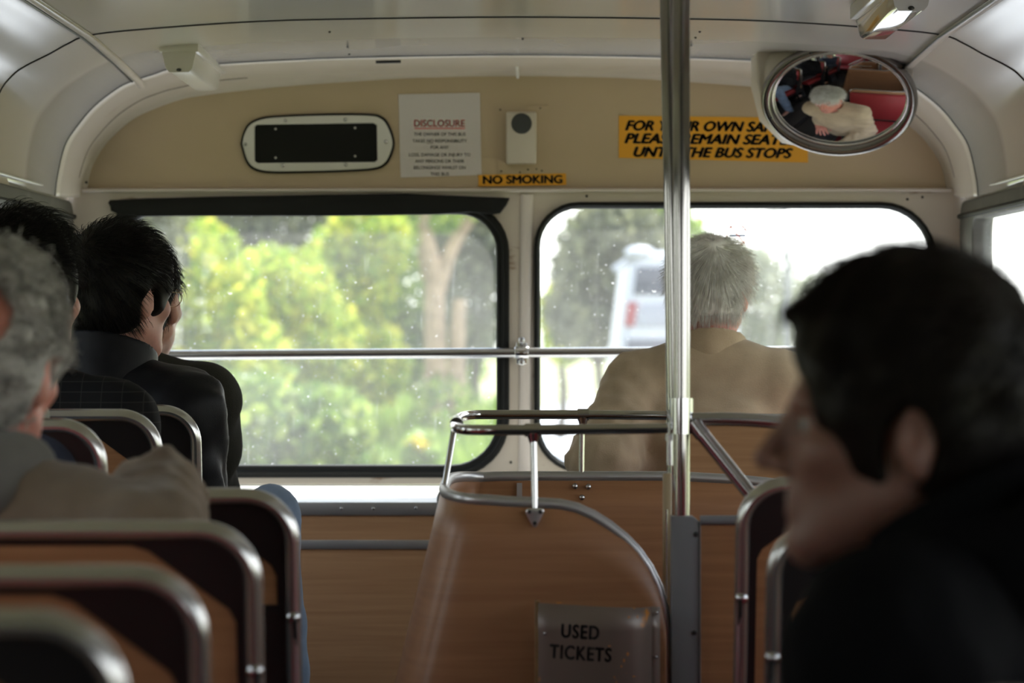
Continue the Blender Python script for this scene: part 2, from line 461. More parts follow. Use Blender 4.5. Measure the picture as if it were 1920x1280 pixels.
# side walls with windows; rearmost stretch left solid to darken the near end
SIDEW = [(7.45, 9.12), (5.85, 7.25), (4.3, 5.7), (2.75, 4.15), (1.2, 2.6)]
wi = 3
for side, sx in (('left', -1), ('right', 1)):
    xs = CX+sx*1.125
    N = (-sx, 0, 0)
    axes = ((0, 1, 0), (0, 0, 1), N)
    ol = [(YB, 0), (FD, 0), (FD, EYE+.315), (YB, EYE+.315)]
    zt, zb = EYE+.247, EYE-.36
    holes = [rrect(a-.02, b_+.02, zb-.02, zt+.02, .07) for a, b_ in SIDEW]
    wl = plate('wall_'+side, [ol]+holes, .04, CREAM, None, O=(xs, 0, 0), axes=axes, loc=(xs, 0, 0)); struct(wl)
    plate('lower_panel', [[(YB, .02), (SH, .02), (SH, zb-.07), (YB, zb-.07)]], .006, WOOD, wl, O=(xs-sx*.008, 0, 0), axes=axes)
    MB().tube([(xs-sx*.004, YB, EYE+.318), (xs-sx*.004, 9.2, EYE+.318)], .006, r2=.004).build('cove_bead', WHITEP, wl)
    for a, b_ in SIDEW:
        w = empty('window_%d' % wi, (xs, (a+b_)/2, zb)); struct(w); wi += 1
        fr = a > 7.4
        go = .05
        b2 = b_+(.25 if fr else .05)
        plate('window_gasket', [rrect(a-.05, b2, zb-.05, zt+.05, .07), rrect(a, b_, zb, zt, .05)], .05, GASKET, w, O=(xs-sx*.014, 0, 0), axes=axes, bevel=.006)
        plate('window_pane', [rrect(a-.02, b_+.02, zb-.02, zt+.02, .06)], .004, GLASSS, w, O=(xs+sx*.012, 0, 0), axes=axes, loc=(xs+sx*.012, (a+b_)/2, (zb+zt)/2), smooth=0)
        if fr:
            MB().tube([(xs-sx*.016, a+.0, zt+.012), (xs-sx*.016, b2-.02, zt+.012)], .007, seg=8).build('gasket_bead', RUBBER, w)
# unseen rear wall, built without a window to darken the near seats
bk = full(PA); ol = [(x, z) for x, z in bk] + [(CX+1.13, 0), (CX-1.13, 0)]
wb = plate('wall_back', [ol], .04, CREAM, None, O=(0, YB+.04, 0), loc=(CX, YB, 0)); struct(wb)
fl = MB().box((CX-1.16, YB-.05, -.06), (CX+1.16, 9.5, 0)).build('floor', LINOL); struct(fl)
st = MB().box((CX-1.12, 5.45, 0), (X(545, 5.5)-.0, SH, .11)).build('floor_platform', LINOL, bevel=.006); struct(st)

# ceiling trims and seams
def prof_at(y):
    if y <= 8: return smooth_prof(PA)
    t = min(1, y-8); return smooth_prof(PA)*(1-t)+smooth_prof(PB)*t
tn = 2
for sx in (-1, 1):
    pts = [(CX+sx*.915, y, EYE+z) for y, z in ((YB, .609), (3, .609), (8.0, .608), (8.6, .594), (9.02, .579), (9.12, .571))]
    t = MB().tube(pts, .011, r2=.006, seg=10).build('trim_%d' % tn, CREAM); struct(t); tn += 1
    pts = [(CX+sx*(.927 if sx < 0 else .903), y, EYE+z) for y, z in ((YB, .604), (3, .604), (8.0, .603), (8.6, .590), (9.0, .574))]
    t = MB().tube(pts, .0025, seg=6).build('trim_%d' % tn, DARKM); struct(t); tn += 1
for y, r in ((8.0, .0026), (5.2, .0026), (2.4, .0026), (9.0, .0022)):
    q = prof_at(y)
    t = MB().tube([(a, y, z-.0005) for a, z in q], r, seg=6).build('trim_%d' % tn, DARKM); struct(t); tn += 1
# seam where the dome meets the arched band, low in the corners only
q = dr[4]
for lo, hi in ((4, 34), (len(q[1])-34, len(q[1])-4)):
    t = MB().tube([(q[1][i][0], q[0], q[1][i][1]-.0004) for i in range(lo, hi)], .0012, seg=5).build('trim_%d' % tn, DARKM); struct(t); tn += 1
sc = MB()
for px, py, d in ((652,93,8.7),(655,107,8.9),(1312,57,8.3),(1304,71,8.45),(1296,87,8.65),(618,62,8.3),(980,77,8.55)):
    zz = np.interp(X(px, d), prof_at(d)[:, 0], prof_at(d)[:, 1]); sc.ball((X(px, d), d, zz-.001), .003, 6)
sc.add(*tube_geo([(X(705, 9.0), 8.99, Z(117, 9.0)), (X(752, 9.0), 8.99, Z(116, 9.0))], .004))
o = sc.build('trim_%d' % tn, DARKM); struct(o); tn += 1

# ---------------------------------------------------------------- front handrail
hr = empty('handrail', (0, 9.24, Z(661, 9.24)))
MB().tube([(CX-1.10, 9.24, Z(667, 9.24)), (X(980, 9.24), 9.24, Z(661, 9.24)), (CX+1.10, 9.24, Z(656, 9.24))], .0125, seg=18).build('rail', STEEL, hr)
bk_ = MB()
bk_.tube([(X(965, 9.24), 9.24, Z(661, 9.24)), (X(991, 9.24), 9.24, Z(661, 9.24))], .0155, seg=18)
bk_.box((X(968, 9.3), 9.25, Z(682, 9.3)), (X(988, 9.3), 9.37, Z(642, 9.3)))
bk_.build('bracket', CHROME, hr, bevel=.002)
b2 = Dots()
for py in (638, 679): b2.ball((X(978, 9.24), 9.236, Z(py, 9.24)), (.008, .006, .008), 8)
b2.build('bolt', STEEL, hr)
tag(hr, 'long steel handrail across both front windows', 'handrail')

# ---------------------------------------------------------------- things on the arched panel
PD = YF-.001
def onp(pts, d=YF): return [(X(a, d), Z(b_, d)) for a, b_ in pts]
ve = empty('ventilator', (X(595, YF), YF, Z(322, YF)))
octo = [(453,270),(457,252),(468,233),(492,222),(530,218),(610,215),(690,215),(716,221),(729,237),(738,266),(733,290),(722,308),(700,317),(640,321),(560,323),(505,323),(478,317),(463,302)]
def grow(pts, g):
    cx = sum(p[0] for p in pts)/len(pts); cy = sum(p[1] for p in pts)/len(pts)
    return [(cx+(x-cx)*(1+g/142), cy+(y-cy)*(1+g/54)) for x, y in pts]
def round_loop(pts): return [tuple(p[:2]) for p in bez([(*p, 0) for p in pts+[pts[0]]], 5)[:-1]]
octo_r = round_loop(octo)
plate('gasket', [onp(grow(octo_r, 2)), onp(grow(octo_r, -3))], .012, RUBBER, ve, O=(0, YF-.010, 0), bevel=.003)
inner = [(478,238),(482,234),(700,231),(707,235),(708,300),(703,304),(484,306),(478,302)]
plate('bezel', [onp(grow(octo_r, -2)), onp(inner)], .014, WHITEP, ve, O=(0, YF-.012, 0), bevel=.002)
gr = plate('grille', [onp(inner)], .006, RUBBER, ve, O=(0, YF-.004, 0))
sc = Dots()
for px, py in ((536,227),(648,225),(531,311),(649,309),(461,271),(724,266)): sc.ball((X(px, YF), YF-.013, Z(py, YF)), (.005, .002, .005), 8)
sc.build('screw', STEEL, ve)
sc = Dots()
for px, py in ((517,242),(666,240),(517,296),(666,293)): sc.ball((X(px, YF), YF-.006, Z(py, YF)), (.003, .002, .003), 6)
sc.build('screw', WHITEP, gr)
tag(ve, 'white framed black ventilator with rounded ends left of the paper notice', 'ventilator')

no = plate('paper_notice', [onp([(747,177),(900,174),(903,328),(751,333)])], .001, PAPER, None, O=(0, YF-.002, 0), loc=(X(825, YF), YF, Z(332, YF)), smooth=0)
tag(no, 'white paper notice headed DISCLOSURE taped to the tan panel', 'notice')
def ptext(name, s, cx, cy, hpx, m, parent, wpx=None, bold=.0, shear=0, y=YF-.0024, rot=0, space=1.0):
    """lettering hpx tall (capitals) and wpx wide, centred at a place on the panel"""
    k = YF/FPX
    size = hpx*k/.70
    ca, sa = math.cos(rot), math.sin(rot)
    axes = ((ca, 0, -sa), (sa, 0, ca), (0, -1, 0))
    o = text(name, s, size, m, parent, (X(cx, YF), y, Z(cy, YF)), axes, shear=shear, bold=bold*size, space=space)
    if wpx:
        bb = [v.co for v in o.data.vertices]; c0 = X(cx, YF)-wloc(o).x
        w_ = max(v.x for v in bb)-min(v.x for v in bb); mid = (max(v.x for v in bb)+min(v.x for v in bb))/2
        f = wpx*k/w_
        for v in o.data.vertices: v.co.x = c0+(v.co.x-mid)*f
    return o
hd = ptext('heading', 'DISCLOSURE', 824, 232, 12.5, REDINK, no, 95, bold=.022)
MB().box((X(777, YF), YF-.0028, Z(241.5, YF)), (X(872, YF), YF-.0022, Z(240, YF))).build('underline', REDINK, no)
for i, (s, cy, wpx) in enumerate((('THE OWNER OF THIS BUS', 252, 97), ('TAKES NO RESPONSIBILITY', 264.5, 102), ('FOR ANY', 276.5, 34), ('LOSS, DAMAGE OR INJURY TO', 290.5, 115), ('ANY PERSONS OR THEIR', 302.5, 92), ('BELONGINGS WHILST ON', 314.5, 97), ('THIS BUS', 326.5, 35))):
    ptext('lettering', s, 824.5, cy, 6, GREYINK, no, wpx, bold=.012)
MB().box((X(799, YF), YF-.0026, Z(269.2, YF)), (X(812, YF), YF-.0022, Z(268.5, YF))).build('underline', GREYINK, no)

ns = plate('no_smoking_sign', [onp([(897,328),(1061,325),(1062,347),(897,349.5)])], .001, YEL, None, O=(0, YF-.004, 0), loc=(X(979, YF), YF, Z(349, YF)), smooth=0)
ptext('lettering', 'NO SMOKING', 980, 337.5, 14.5, INK, ns, 150, bold=.05, y=YF-.0045, rot=-.01)
tag(ns, 'small yellow NO SMOKING strip below the little box with a round grille', 'sign')
sg = plate('safety_sign', [onp([(1160,217),(1512,221),(1515,305),(1160,296)])], .001, YEL, None, O=(0, YF-.002, 0), loc=(X(1337, YF), YF, Z(303, YF)), smooth=0)
for s, cx, cy, wpx in (('FOR YOUR OWN SAFETY', 1335, 238, 327), ('PLEASE REMAIN SEATED', 1336, 262, 332), ('UNTIL THE BUS STOPS', 1337, 287, 300)):
    ptext('lettering', s, cx, cy, 18, INK, sg, wpx, bold=.058, shear=.3, rot=.012)
tag(sg, 'large yellow sign in bold italics asking riders to remain seated', 'sign')

bx = empty('buzzer_box', (X(978, YF), YF, Z(308, YF)))
plate('back_plate', [onp(round_loop([(935,203),(940,199),(1020,199),(1024,204),(1024,318),(1018,324),(940,324),(935,319)]))], .004, TAN, bx, O=(0, YF-.004, 0), bevel=.001)
bd = MB().box((X(949, YF), YF-.035, Z(308, YF)), (X(1006, YF), YF-.002, Z(211, YF))).build('housing', mat('box_cream', (.55, .50, .42), rough=.4), bx, bevel=.005)
gl = plate('round_grille', [ellipse(X(978, YF), Z(233, YF), 18*YF/FPX, 18*YF/FPX)], .005, mat('grille_black', (.03, .035, .035), rough=.5, bump=.4, bscale=500), bx, O=(0, YF-.038, 0), bevel=.001)
MB().tube([(X(978, YF)+.0245*math.cos(a), YF-.036, Z(233, YF)+.0245*math.sin(a)) for a in np.linspace(0, 2*math.pi, 32, endpoint=False)], .0015, closed=True, seg=8).build('grille_ring', DARKM, gl)
sc = Dots()
for px, py in ((938,206),(1013,203),(940,321),(975,323),(990,318),(1016,320),(1006,317)): sc.ball((X(px, YF), YF-.005, Z(py, YF)), (.002+.0015*random.random(), .001, .002), 6)
sc.build('paint_chip', DARKM, bx)
tag(bx, 'small cream box with a round black grille above the NO SMOKING strip', 'buzzer box')

# ---------------------------------------------------------------- convex mirror and its housing
MD = 8.72
mr = empty('convex_mirror', (X(1570, MD), MD, Z(90, MD)))
k = MD/FPX
mc = Vector((X(1573, MD), MD, Z(187, MD)))
ROT = math.radians(4)
def mring(rx, ry, y, n=64, dy=0): return [(mc.x+rx*k*math.cos(t)*math.cos(ROT)+ry*k*math.sin(t)*math.sin(ROT), y+dy*(math.sin(t)+.8*math.cos(t)), mc.z+ry*k*math.sin(t)*math.cos(ROT)-rx*k*math.cos(t)*math.sin(ROT)) for t in np.linspace(0, 2*math.pi, n, endpoint=False)]
TIL = -.046                                # the face looks a little downwards
hb = MB()
R0 = mring(136, 94, MD+.01, dy=TIL)
def sqz(P, y, z0):
    out = []
    for (a, b_, c_) in P: out.append((mc.x + (a-mc.x)*1.04 + .0, y, max(c_, z0) if False else c_))
    return out
# housing: from the oval rim back and up into a flat-sided boss under the ceiling
n = 64; V = list(R0); topz = Z(86, MD)
lay = []
for t in (.0, .2, .45, .7, 1.0):
    L = []
    for i in range(n):
        a = 2*math.pi*i/n; p = R0[i]
        s = math.sin(a)
        zx = mc.x + 143*k*(abs(math.cos(a))**.45)*(1 if math.cos(a) >= 0 else -1)
        zz = topz+.015 if s > 0 else p[2]*(1-.35)+(topz)*.35
        q = (zx, MD+.08+.10*t, zz)
        L.append((p[0]*(1-t**.6)+q[0]*t**.6, p[1]*(1-t)+q[1]*t, p[2]*(1-t**.5)+q[2]*t**.5))
    lay.append(L)
V = [p for L in lay for p in L]; F = []
for r in range(len(lay)-1):
    for i in range(n): F.append((r*n+i, r*n+(i+1) % n, (r+1)*n+(i+1) % n, (r+1)*n+i))
F.append(tuple((len(lay)-1)*n+i for i in range(n)))
hb.add(V, F)
hb.build('housing', mat('mirror_housing', (.46, .42, .35), rough=.4), mr, smooth=60)
# cheeks rising to the ceiling on both sides
bo = [(X(1421, MD), topz+.014), (X(1421, MD), Z(150, MD)), (X(1437, MD), Z(215, MD)), (X(1480, MD), Z(258, MD)), (X(1570, MD), Z(275, MD)), (X(1660, MD), Z(255, MD)), (X(1700, MD), Z(212, MD)), (X(1711, MD), Z(150, MD)), (X(1711, MD), topz+.006)]
plate('mounting_boss', [bo], .22, MATS['mirror_housing'], mr, O=(0, MD+.055, 0), bevel=.01)
MB().tube(bez([(X(1421, MD), MD+.052, topz-.004), (X(1480, MD), MD+.052, topz+.002), (X(1570, MD), MD+.052, topz+.004), (X(1670, MD), MD+.052, topz+.0), (X(1712, MD), MD+.052, topz-.014)], 6), .003).build('mounting_seal', DARKM, mr)
MB().tube(mring(134, 93, MD, dy=TIL), .0135, closed=True, r2=.0135).build('outer_rim', mat('dark_chrome', (.22, .21, .20), rough=.2, metal=1), mr)
MB().tube(mring(124, 84, MD-.010, dy=TIL), .0035, closed=True).build('inner_rim', CHROME, mr)
MB().tube(mring(138, 96, MD-.004, dy=TIL), .0025, closed=True).build('edge_bead', CHROME, mr)
sc = Dots()
for a in (.35, -.35, 1.2, 2.0, 3.5, 4.3, 5.2): 
    sc.ball((mc.x+134*k*math.cos(a), MD-.012+TIL*(math.sin(a)+.8*math.cos(a)), mc.z+93*k*math.sin(a)), (.003, .003, .003), 6)
sc.build('rim_screw', DARKM, mr)
V = []; F = []; nr = 14
for r in range(nr+1):
    t = r/nr
    ring = mring(123*t+.001, 83*t+.001, MD-.004-.015*(1-t*t), dy=TIL*t)
    V += ring
for r in range(nr):
    for i in range(64): F.append((r*64+i, r*64+(i+1) % 64, (r+1)*64+(i+1) % 64, (r+1)*64+i))
g = MB(); g.add(V, F); g.build('mirror_glass', MIRROR, mr, smooth=180)
tag(mr, 'oval convex mirror in a chrome rim hung below the ceiling at right', 'mirror')

# ---------------------------------------------------------------- ceiling lamps
def lamp(x, y0, y1, label, m):
    z = EYE+.622
    L = empty('ceiling_lamp', (x, (y0+y1)/2, z))
    MB().box((x-.045, y0-.004, z-.016), (x+.045, y1+.004, z+.012)).build('base_plate', LAMPW, L, bevel=.003)
    prof = [(-.038, -.014), (-.034, -.030), (-.029, -.052), (-.022, -.060), (.022, -.060), (.029, -.052), (.034, -.030), (.038, -.014)]
    V = []; F = []
    ys = [y0, y0+.012, y1-.05, y1-.015, y1]; sc_ = [(.95, .96), (1, 1), (1, 1), (.96, .93), (.85, .7)]
    for yy, (a, b_) in zip(ys, sc_): V += [(x+p*a, yy, z-.014+(q+.014)*b_) for p, q in prof]
    n = len(prof)
    for r in range(len(ys)-1):
        for i in range(n): F.append((r*n+i, r*n+(i+1) % n, (r+1)*n+(i+1) % n, (r+1)*n+i))
    F.append(tuple(range(n))); F.append(tuple((len(ys)-1)*n+i for i in range(n))[::-1])
    g = MB(); g.add(V, F); d = g.build('diffuser', m, L, bevel=.003)
    sc = Dots()
    sc.ball((x, y0-.001, z-.056), (.006, .003, .004), 6); sc.ball((x, y1+.001, z-.05), (.006, .003, .004), 6)
    sc.build('clip', DARKM, L)
    tag(L, label, 'lamp'); return L
lamp(-.778, 8.45, 9.2, 'cream box-shaped ceiling lamp above the ventilator, at left', LAMPW)
lamp(.705, 6.78, 7.53, 'shiny clear-covered ceiling lamp above the convex mirror', LAMPC)

# ---------------------------------------------------------------- bus seats
TILT = math.radians(14)
def seat(x0, x1, y, ztop, label, outer, group, floor=0.0, redline=False, wood=None, edging=True, dark_low=False):
    """double or single seat seen from behind; outer = side (-1 left, +1 right) of the free end"""
    w = x1-x0
    root = empty('passenger_bench', ((x0+x1)/2, y+.2, floor))
    sn, cs = math.sin(TILT), math.cos(TILT)
    U = (1, 0, 0); Vv = (0, -sn, cs); N = (0, -cs, -sn)
    O = Vector((x0, y, ztop))
    H = .56
    def P(u, v, n=0): return (O.x+u, O.y+v*sn-n*cs, O.z-v*cs-n*sn)
    r = .062
    ol = rrect(.004, w-.004, -H, -.004, (.02, .02, r, r), 10)
    plate('back_panel', [ol], .012, wood or WOOD, root, O=O, axes=(U, Vv, N), loc=root.location)
    path = [(0, -.36)] + [(r-r*math.cos(a), -r+r*math.sin(a)) for a in np.linspace(0, math.pi/2, 12)] + [(w-r+r*math.sin(a), -r+r*math.cos(a)) for a in np.linspace(0, math.pi/2, 12)] + [(w, -.36)]
    MB().tube([P(u, -v, .0) for u, v in path], .0105, r2=.016, seg=14).build('metal_rim', RIM, root)
    # black edging: narrow along the top and sides, widening into the corners
    e = .012
    lo = [(0, -.40)] + [(r-r*math.cos(a), -r+r*math.sin(a)) for a in np.linspace(0, math.pi/2, 10)] + [(w-r+r*math.sin(a), -r+r*math.cos(a)) for a in np.linspace(0, math.pi/2, 10)] + [(w, -.40)]
    inn = [(w-.020, -.40), (w-.021, -.110), (w-.028, -.095), (w-.118, -.025), (w-.138, -.018), (.138, -.018), (.118, -.025), (.028, -.095), (.021, -.110), (.020, -.40)]
    if edging: plate('back_edging', [lo+inn], .004, BLACKV, root, O=Vector(P(0, 0, .003)), axes=(U, Vv, N), loc=root.location)
    if dark_low: plate('dark_lower_back', [[(.012, -.55), (w-.012, -.55), (w-.012, -.150), (.012, -.158)]], .006, BLACKV, root, O=Vector(P(0, 0, .004)), axes=(U, Vv, N), loc=root.location)  # black sheet over the lower part of the back
    bm_ = Dots()
    for u in (0, w): bm_.ball(P(u, .165, .012), (.010, .008, .010), 8)
    bm_.build('rim_bolt', STEEL, root)
    if redline:
        plate('red_strip', [[(.026, -.40), (.026, -.13), (.034, -.12), (.040, -.10), (.046, -.12), (.042, -.40)]], .003, REDV, root, O=Vector(P(0, 0, .002)), axes=(U, Vv, N), loc=root.location)  # thin red strip laid on the back beside the rim
    # cushions in front
    b = MB(); nseat = 2 if w > .6 else 1
    cb = MB()
    V = []
    for (u, v, n) in ((.02, .04, -.014), (w-.02, .04, -.014), (w-.02, .50, -.014), (.02, .50, -.014), (.02, .04, -.075), (w-.02, .04, -.075), (w-.02, .50, -.095), (.02, .50, -.095)): V.append(P(u, v, n))
    cb.add(V, [(0,1,2,3),(4,7,6,5),(0,4,5,1),(1,5,6,2),(2,6,7,3),(3,7,4,0)])
    cb.build('backrest', REDV, root, bevel=.022, bseg=3)
    sz = ztop-.48
    sb = MB().box((x0+.015, y+.20, sz-.10), (x1-.015, y+.64, sz)).build('seat_cushion', REDV, root, bevel=.028, bseg=3)
    fr = MB().box((x0+.01, y+.16, sz-.13), (x1-.01, y+.63, sz-.10)).build('seat_frame', DARKM, root, bevel=.004)
    for xx in (x0+.06, x1-.06):
        l = MB(); l.tube([(xx, y+.22, sz-.12), (xx, y+.22, floor+.01)], .016); l.tube([(xx, y+.56, sz-.12), (xx, y+.56, floor+.01)], .016)
        l.box((xx-.025, y+.17, floor), (xx+.025, y+.61, floor+.012)); l.build('leg', DARKM, root)
    sp = [(y+.02, ztop-.165), (y+.155, ztop-.47), (y+.155, sz-.13), (y+.30, sz-.13), (y+.27, sz+.02), (y+.17, ztop-.33), (y+.065, ztop-.155)]
    for xx, N_ in ((x0-.006, (-1, 0, 0)), (x1+.006, (1, 0, 0))):
        plate('side_bracket', [sp], .006, DARKM, root, O=(xx, 0, 0), axes=((0, 1, 0), (0, 0, 1), N_), loc=root.location, bevel=.001)
    tag(root, label, 'bus seat', group)
    return root
GL = 'double seats along the left side'
LX0, LX1 = -1.10, -.306
seat(LX0, LX1, 2.80, Z(1168, 2.80), 'double bus seat nearest the camera, in the bottom left corner', 1, GL)
seat(LX0, LX1, 3.51, Z(1080, 3.51), 'empty double bus seat in front of the bottom left corner one', 1, GL)
seat(LX0, LX1, 4.23, Z(993, 4.23), 'double bus seat that the person in the brown jacket leans an arm over', 1, GL)
seat(LX0, LX1, 4.94, Z(930, 4.94), 'double bus seat with black corner edging just ahead of the brown sleeve', 1, GL, dark_low=True)
GS = 'narrow seats ahead on the left'
for d, py, pe, lab in ((5.66, 797, 186, 'narrow bus seat behind the person with the grey-green hood'),
                       (6.37, 778, 292, 'narrow bus seat with wooden back behind the dark checked jacket'),
                       (7.09, 769, 366, 'narrow bus seat behind the person with glasses and black jacket')):
    seat(-1.10, X(pe, d), d, Z(py, d), lab, 1, GS, floor=.11)
seat(-1.10, -.70, 7.80, 1.02, 'narrow bus seat behind the person in the olive jacket, foremost at left', 1, GS, floor=.11)
GR = 'double seats along the right side'
seat(.312, 1.07, 5.28, Z(908, 5.28), 'right side bus seat next to the grey partition post', -1, GR)
seat(.312, 1.07, 4.62, Z(990, 4.62), 'right side bus seat with a red strip beside the dark-haired profile', -1, GR, redline=True)
seat(.312, 1.07, 2.95, .90, 'bus seat under the person in black in the foreground', -1, GR)
seat(.325, 1.07, 7.70, Z(785, 7.70), 'wooden-backed seat behind the grey-haired person in the tan coat', -1, GR, floor=.06, wood=WOODL, edging=False)

# ---------------------------------------------------------------- stair enclosure
ND, FDP = 5.80, 6.62
se = empty('stair_enclosure', (.1, 6.2, 0))
def near_top(px):
    return np.interp(px, [840, 870, 900, 950, 1000, 1050, 1080, 1110, 1140, 1170, 1195, 1215, 1232, 1243, 1249], [924, 932, 937, 941, 943, 946, 953, 966, 985, 1009, 1036, 1065, 1100, 1138, 1185])
# plan of the sheet at its top edge: near leg, rounded nose, far leg
plan = []; top = []
for px in (1249, 1246, 1243, 1238, 1232, 1224, 1215, 1205, 1195, 1182, 1170, 1155, 1140, 1125, 1110, 1095, 1080, 1065, 1050, 1025, 1000, 975, 950, 930, 915):
    plan.append((X(px, ND), ND)); top.append(Z(near_top(px), ND))
rx, ry = .075, (FDP-ND)/2
cxn = X(915, ND)
z_n, z_f = Z(938, ND), Z(895, FDP)
for a in np.linspace(0, math.pi, 30)[1:-1]:
    cs_, sn_ = math.cos(a), math.sin(a)
    e = .62
    plan.append((cxn - rx*abs(sn_)**e, (ND+FDP)/2 - ry*abs(cs_)**e*np.sign(cs_)))
    t = (1-math.cos(a))/2
    top.append(z_n*(1-t)+z_f*t + .006*math.sin(a))
for px, py in ((905, 895), (930, 893.5), (1000, 893), (1100, 893), (1250, 893), (1300, 895), (1380, 899), (1440, 905), (1480, 910), (1560, 922), (1700, 945), (1760, 957)):
    plan.append((X(px, FDP), FDP)); top.append(Z(py, FDP))
nl = 25; ns_ = 28
V = []; F = []; m_ = len(plan); L = 14
for i, ((x, y), zt) in enumerate(zip(plan, top)):
    for j in range(L+1):
        z = zt*(1-j/L)+.0*(j/L)
        h = max(0, z_n-z)
        lean = .24 if i < nl+ns_ else .24*max(0, 1-(i-nl-ns_)/2.5)
        t = np.clip((X(1120, ND)-x)/(X(1120, ND)-X(850, ND)), 0, 1) if i < nl else 1
        dx = -lean*h*t
        dy = -.05*h if i < nl else -.05*h*math.cos(math.pi*min(1, (i-nl)/ns_))*(1 if i < nl+ns_ else 0)
        V.append((x+dx, y+dy, z))
for i in range(m_-1):
    for j in range(L): F.append((i*(L+1)+j, i*(L+1)+j+1, (i+1)*(L+1)+j+1, (i+1)*(L+1)+j))
g = MB(); g.add(V, F)
pn_ = g.build('curved_panel', WOODS, se, loc=(.1, 6.2, 0), smooth=180)
md = pn_.modifiers.new('thickness', 'SOLIDIFY'); md.thickness = .010; md.offset = 0
rimp = [(x, y, z) for (x, y), z in zip(plan, top)]
rimp = [(rimp[0][0]+.002, ND, 0.02), (rimp[0][0]+.002, ND, .3), (rimp[0][0]+.001, ND, .6)] + rimp
MB().tube(rimp, .0095, r2=.0085, seg=12).build('edge_rim', ALU, se)
MB().box((X(969, FDP), FDP-.012, Z(940, FDP)-.3), (X(979, FDP), FDP-.005, Z(905, FDP))).build('joint_strip', ALU, se)
sc = Dots()
for px, py in ((1078, 911), (1103, 912), (1091, 932)): sc.ball((X(px, FDP), FDP-.008, Z(py, FDP)), (.0055, .005, .0055), 8)
sc.build('rivet', STEEL, se)
tag(se, 'curved wood-laminate stair enclosure with an aluminium edge in the aisle', 'stair panel')

# chrome guard rail on top of the stair enclosure
sr = empty('stair_rail', (0, 6.2, Z(790, 6.2)))
zr_n, zr_f = Z(806, ND), Z(777, FDP)
pts = [(X(1252, ND), ND, Z(803, ND)), (X(1150, ND), ND, Z(804, ND)), (X(1000, ND), ND, Z(806, ND)), (X(935, ND), ND, zr_n)]
cx2 = X(905, ND)
for a in np.linspace(0, math.pi, 26)[1:-1]:
    cs_, sn_ = math.cos(a), math.sin(a); t = (1-cs_)/2
    pts.append((cx2-.05*abs(sn_)**.6 - .0*t, (ND+FDP)/2-ry*abs(cs_)**.62*np.sign(cs_), zr_n*(1-t)+zr_f*t))
pts += [(X(930, FDP), FDP, zr_f), (X(1090, FDP), FDP, Z(777, FDP)), (X(1275, FDP), FDP, Z(779, FDP))]
MB().tube(pts, .0082, seg=16).build('rail', CHROME, sr)
def post(a, b_, name='post'):
    return MB().tube([a, b_], .0052, seg=12).build(name, CHROME, sr)
post((X(1000, ND), ND, Z(806, ND)), (X(1003, ND), ND-.012, Z(966, ND)))
post((X(1092, FDP), FDP, Z(778, FDP)), (X(1090, FDP), FDP, Z(900, FDP)))
MY = 6.1
post((X(853, MY), MY, Z(796, MY)), (X(829, MY), MY-.05, Z(940, MY)))
cl = MB()
cl.tube([(X(984, ND), ND, Z(806, ND)), (X(1013, ND), ND, Z(806, ND))], .0105, seg=16)
cl.tube([(X(1000, ND), ND, Z(812, ND)), (X(1000, ND), ND, Z(820, ND)), (X(1000, ND), ND, Z(832, ND))], [.011, .009, .0055], seg=14)
cl.build('clamp', CHROME, sr)
cl = MB()
cl.tube([(X(1083, FDP), FDP, Z(777, FDP)), (X(1104, FDP), FDP, Z(777, FDP))], .0105, seg=16)
cl.tube([(X(1093, FDP), FDP, Z(782, FDP)), (X(1093, FDP), FDP, Z(790, FDP)), (X(1093, FDP), FDP, Z(800, FDP))], [.011, .008, .0055], seg=14)
cl.build('clamp', STEEL, sr)
MB().tube([(X(856, MY-.1), MY-.1, Z(795, MY-.1)), (X(855, MY+.1), MY+.1, Z(790, MY+.1))], .0112, seg=16).build('clamp', CHROME, sr)
fp = MB().ball((X(828, MY), MY-.05, Z(935, MY)), (.007, .008, .016), 8); fp.ball((X(826, MY), MY-.05, Z(950, MY)), (.006, .006, .010), 8); fp.build('foot', DARKM, sr)
tri = round_loop([(986,957),(991,953),(1015,953),(1020,957),(1019,963),(1007,986),(1002,988),(997,985),(986,963)])
ft = plate('foot', [[(X(a, ND-.02), Z(b_, ND-.02)) for a, b_ in tri]], .006, mat('bright_plate', (.72, .72, .72), rough=.3, metal=.9), sr, O=(0, ND-.018, 0), bevel=.002)
sc = Dots()
for px, py in ((993, 959), (1013, 959), (1003, 980)): sc.ball((X(px, ND-.02), ND-.026, Z(py, ND-.02)), (.0032, .002, .0032), 6)
sc.build('foot_screw', DARKM, ft)
tag(sr, 'U-shaped chrome guard rail on posts above the stair enclosure', 'guard rail')

# ---------------------------------------------------------------- used tickets box
BD = 5.76
tb = empty('ticket_bin', (X(1120, BD), BD, Z(1330, BD)))
V = []; F = []
zs = [Z(1128, BD), Z(1180, BD), Z(1250, BD), Z(1330, BD), Z(1400, BD)]
prof = [(1004, -.004), (1005, .016), (1012, .021), (1030, .024), (1070, .034), (1110, .041), (1150, .042), (1180, .037), (1203, .026), (1218, .008), (1222, -.004), (1238, -.005)]
for j, z in enumerate(zs):
    for i, (px, dep) in enumerate(prof): V.append((X(px, BD), BD-dep, z - (.008*(px-1004)/230 if j == 0 else 0)))
n = len(prof)
for j in range(len(zs)-1):
    for i in range(n-1): F.append((j*n+i, (j+1)*n+i, (j+1)*n+i+1, j*n+i+1))
g = MB(); g.add(V, F); o = g.build('front_shell', BOXPAINT, tb, smooth=50)
md = o.modifiers.new('thickness', 'SOLIDIFY'); md.thickness = .002; md.offset = 0
MB().box((X(1003, BD), BD-.020, zs[-1]), (X(1012, BD), BD+.012, zs[0]+.002)).build('left_flange', mat('bin_edge', (.20, .12, .05), rough=.4, var=.3, vscale=40), tb, bevel=.001)
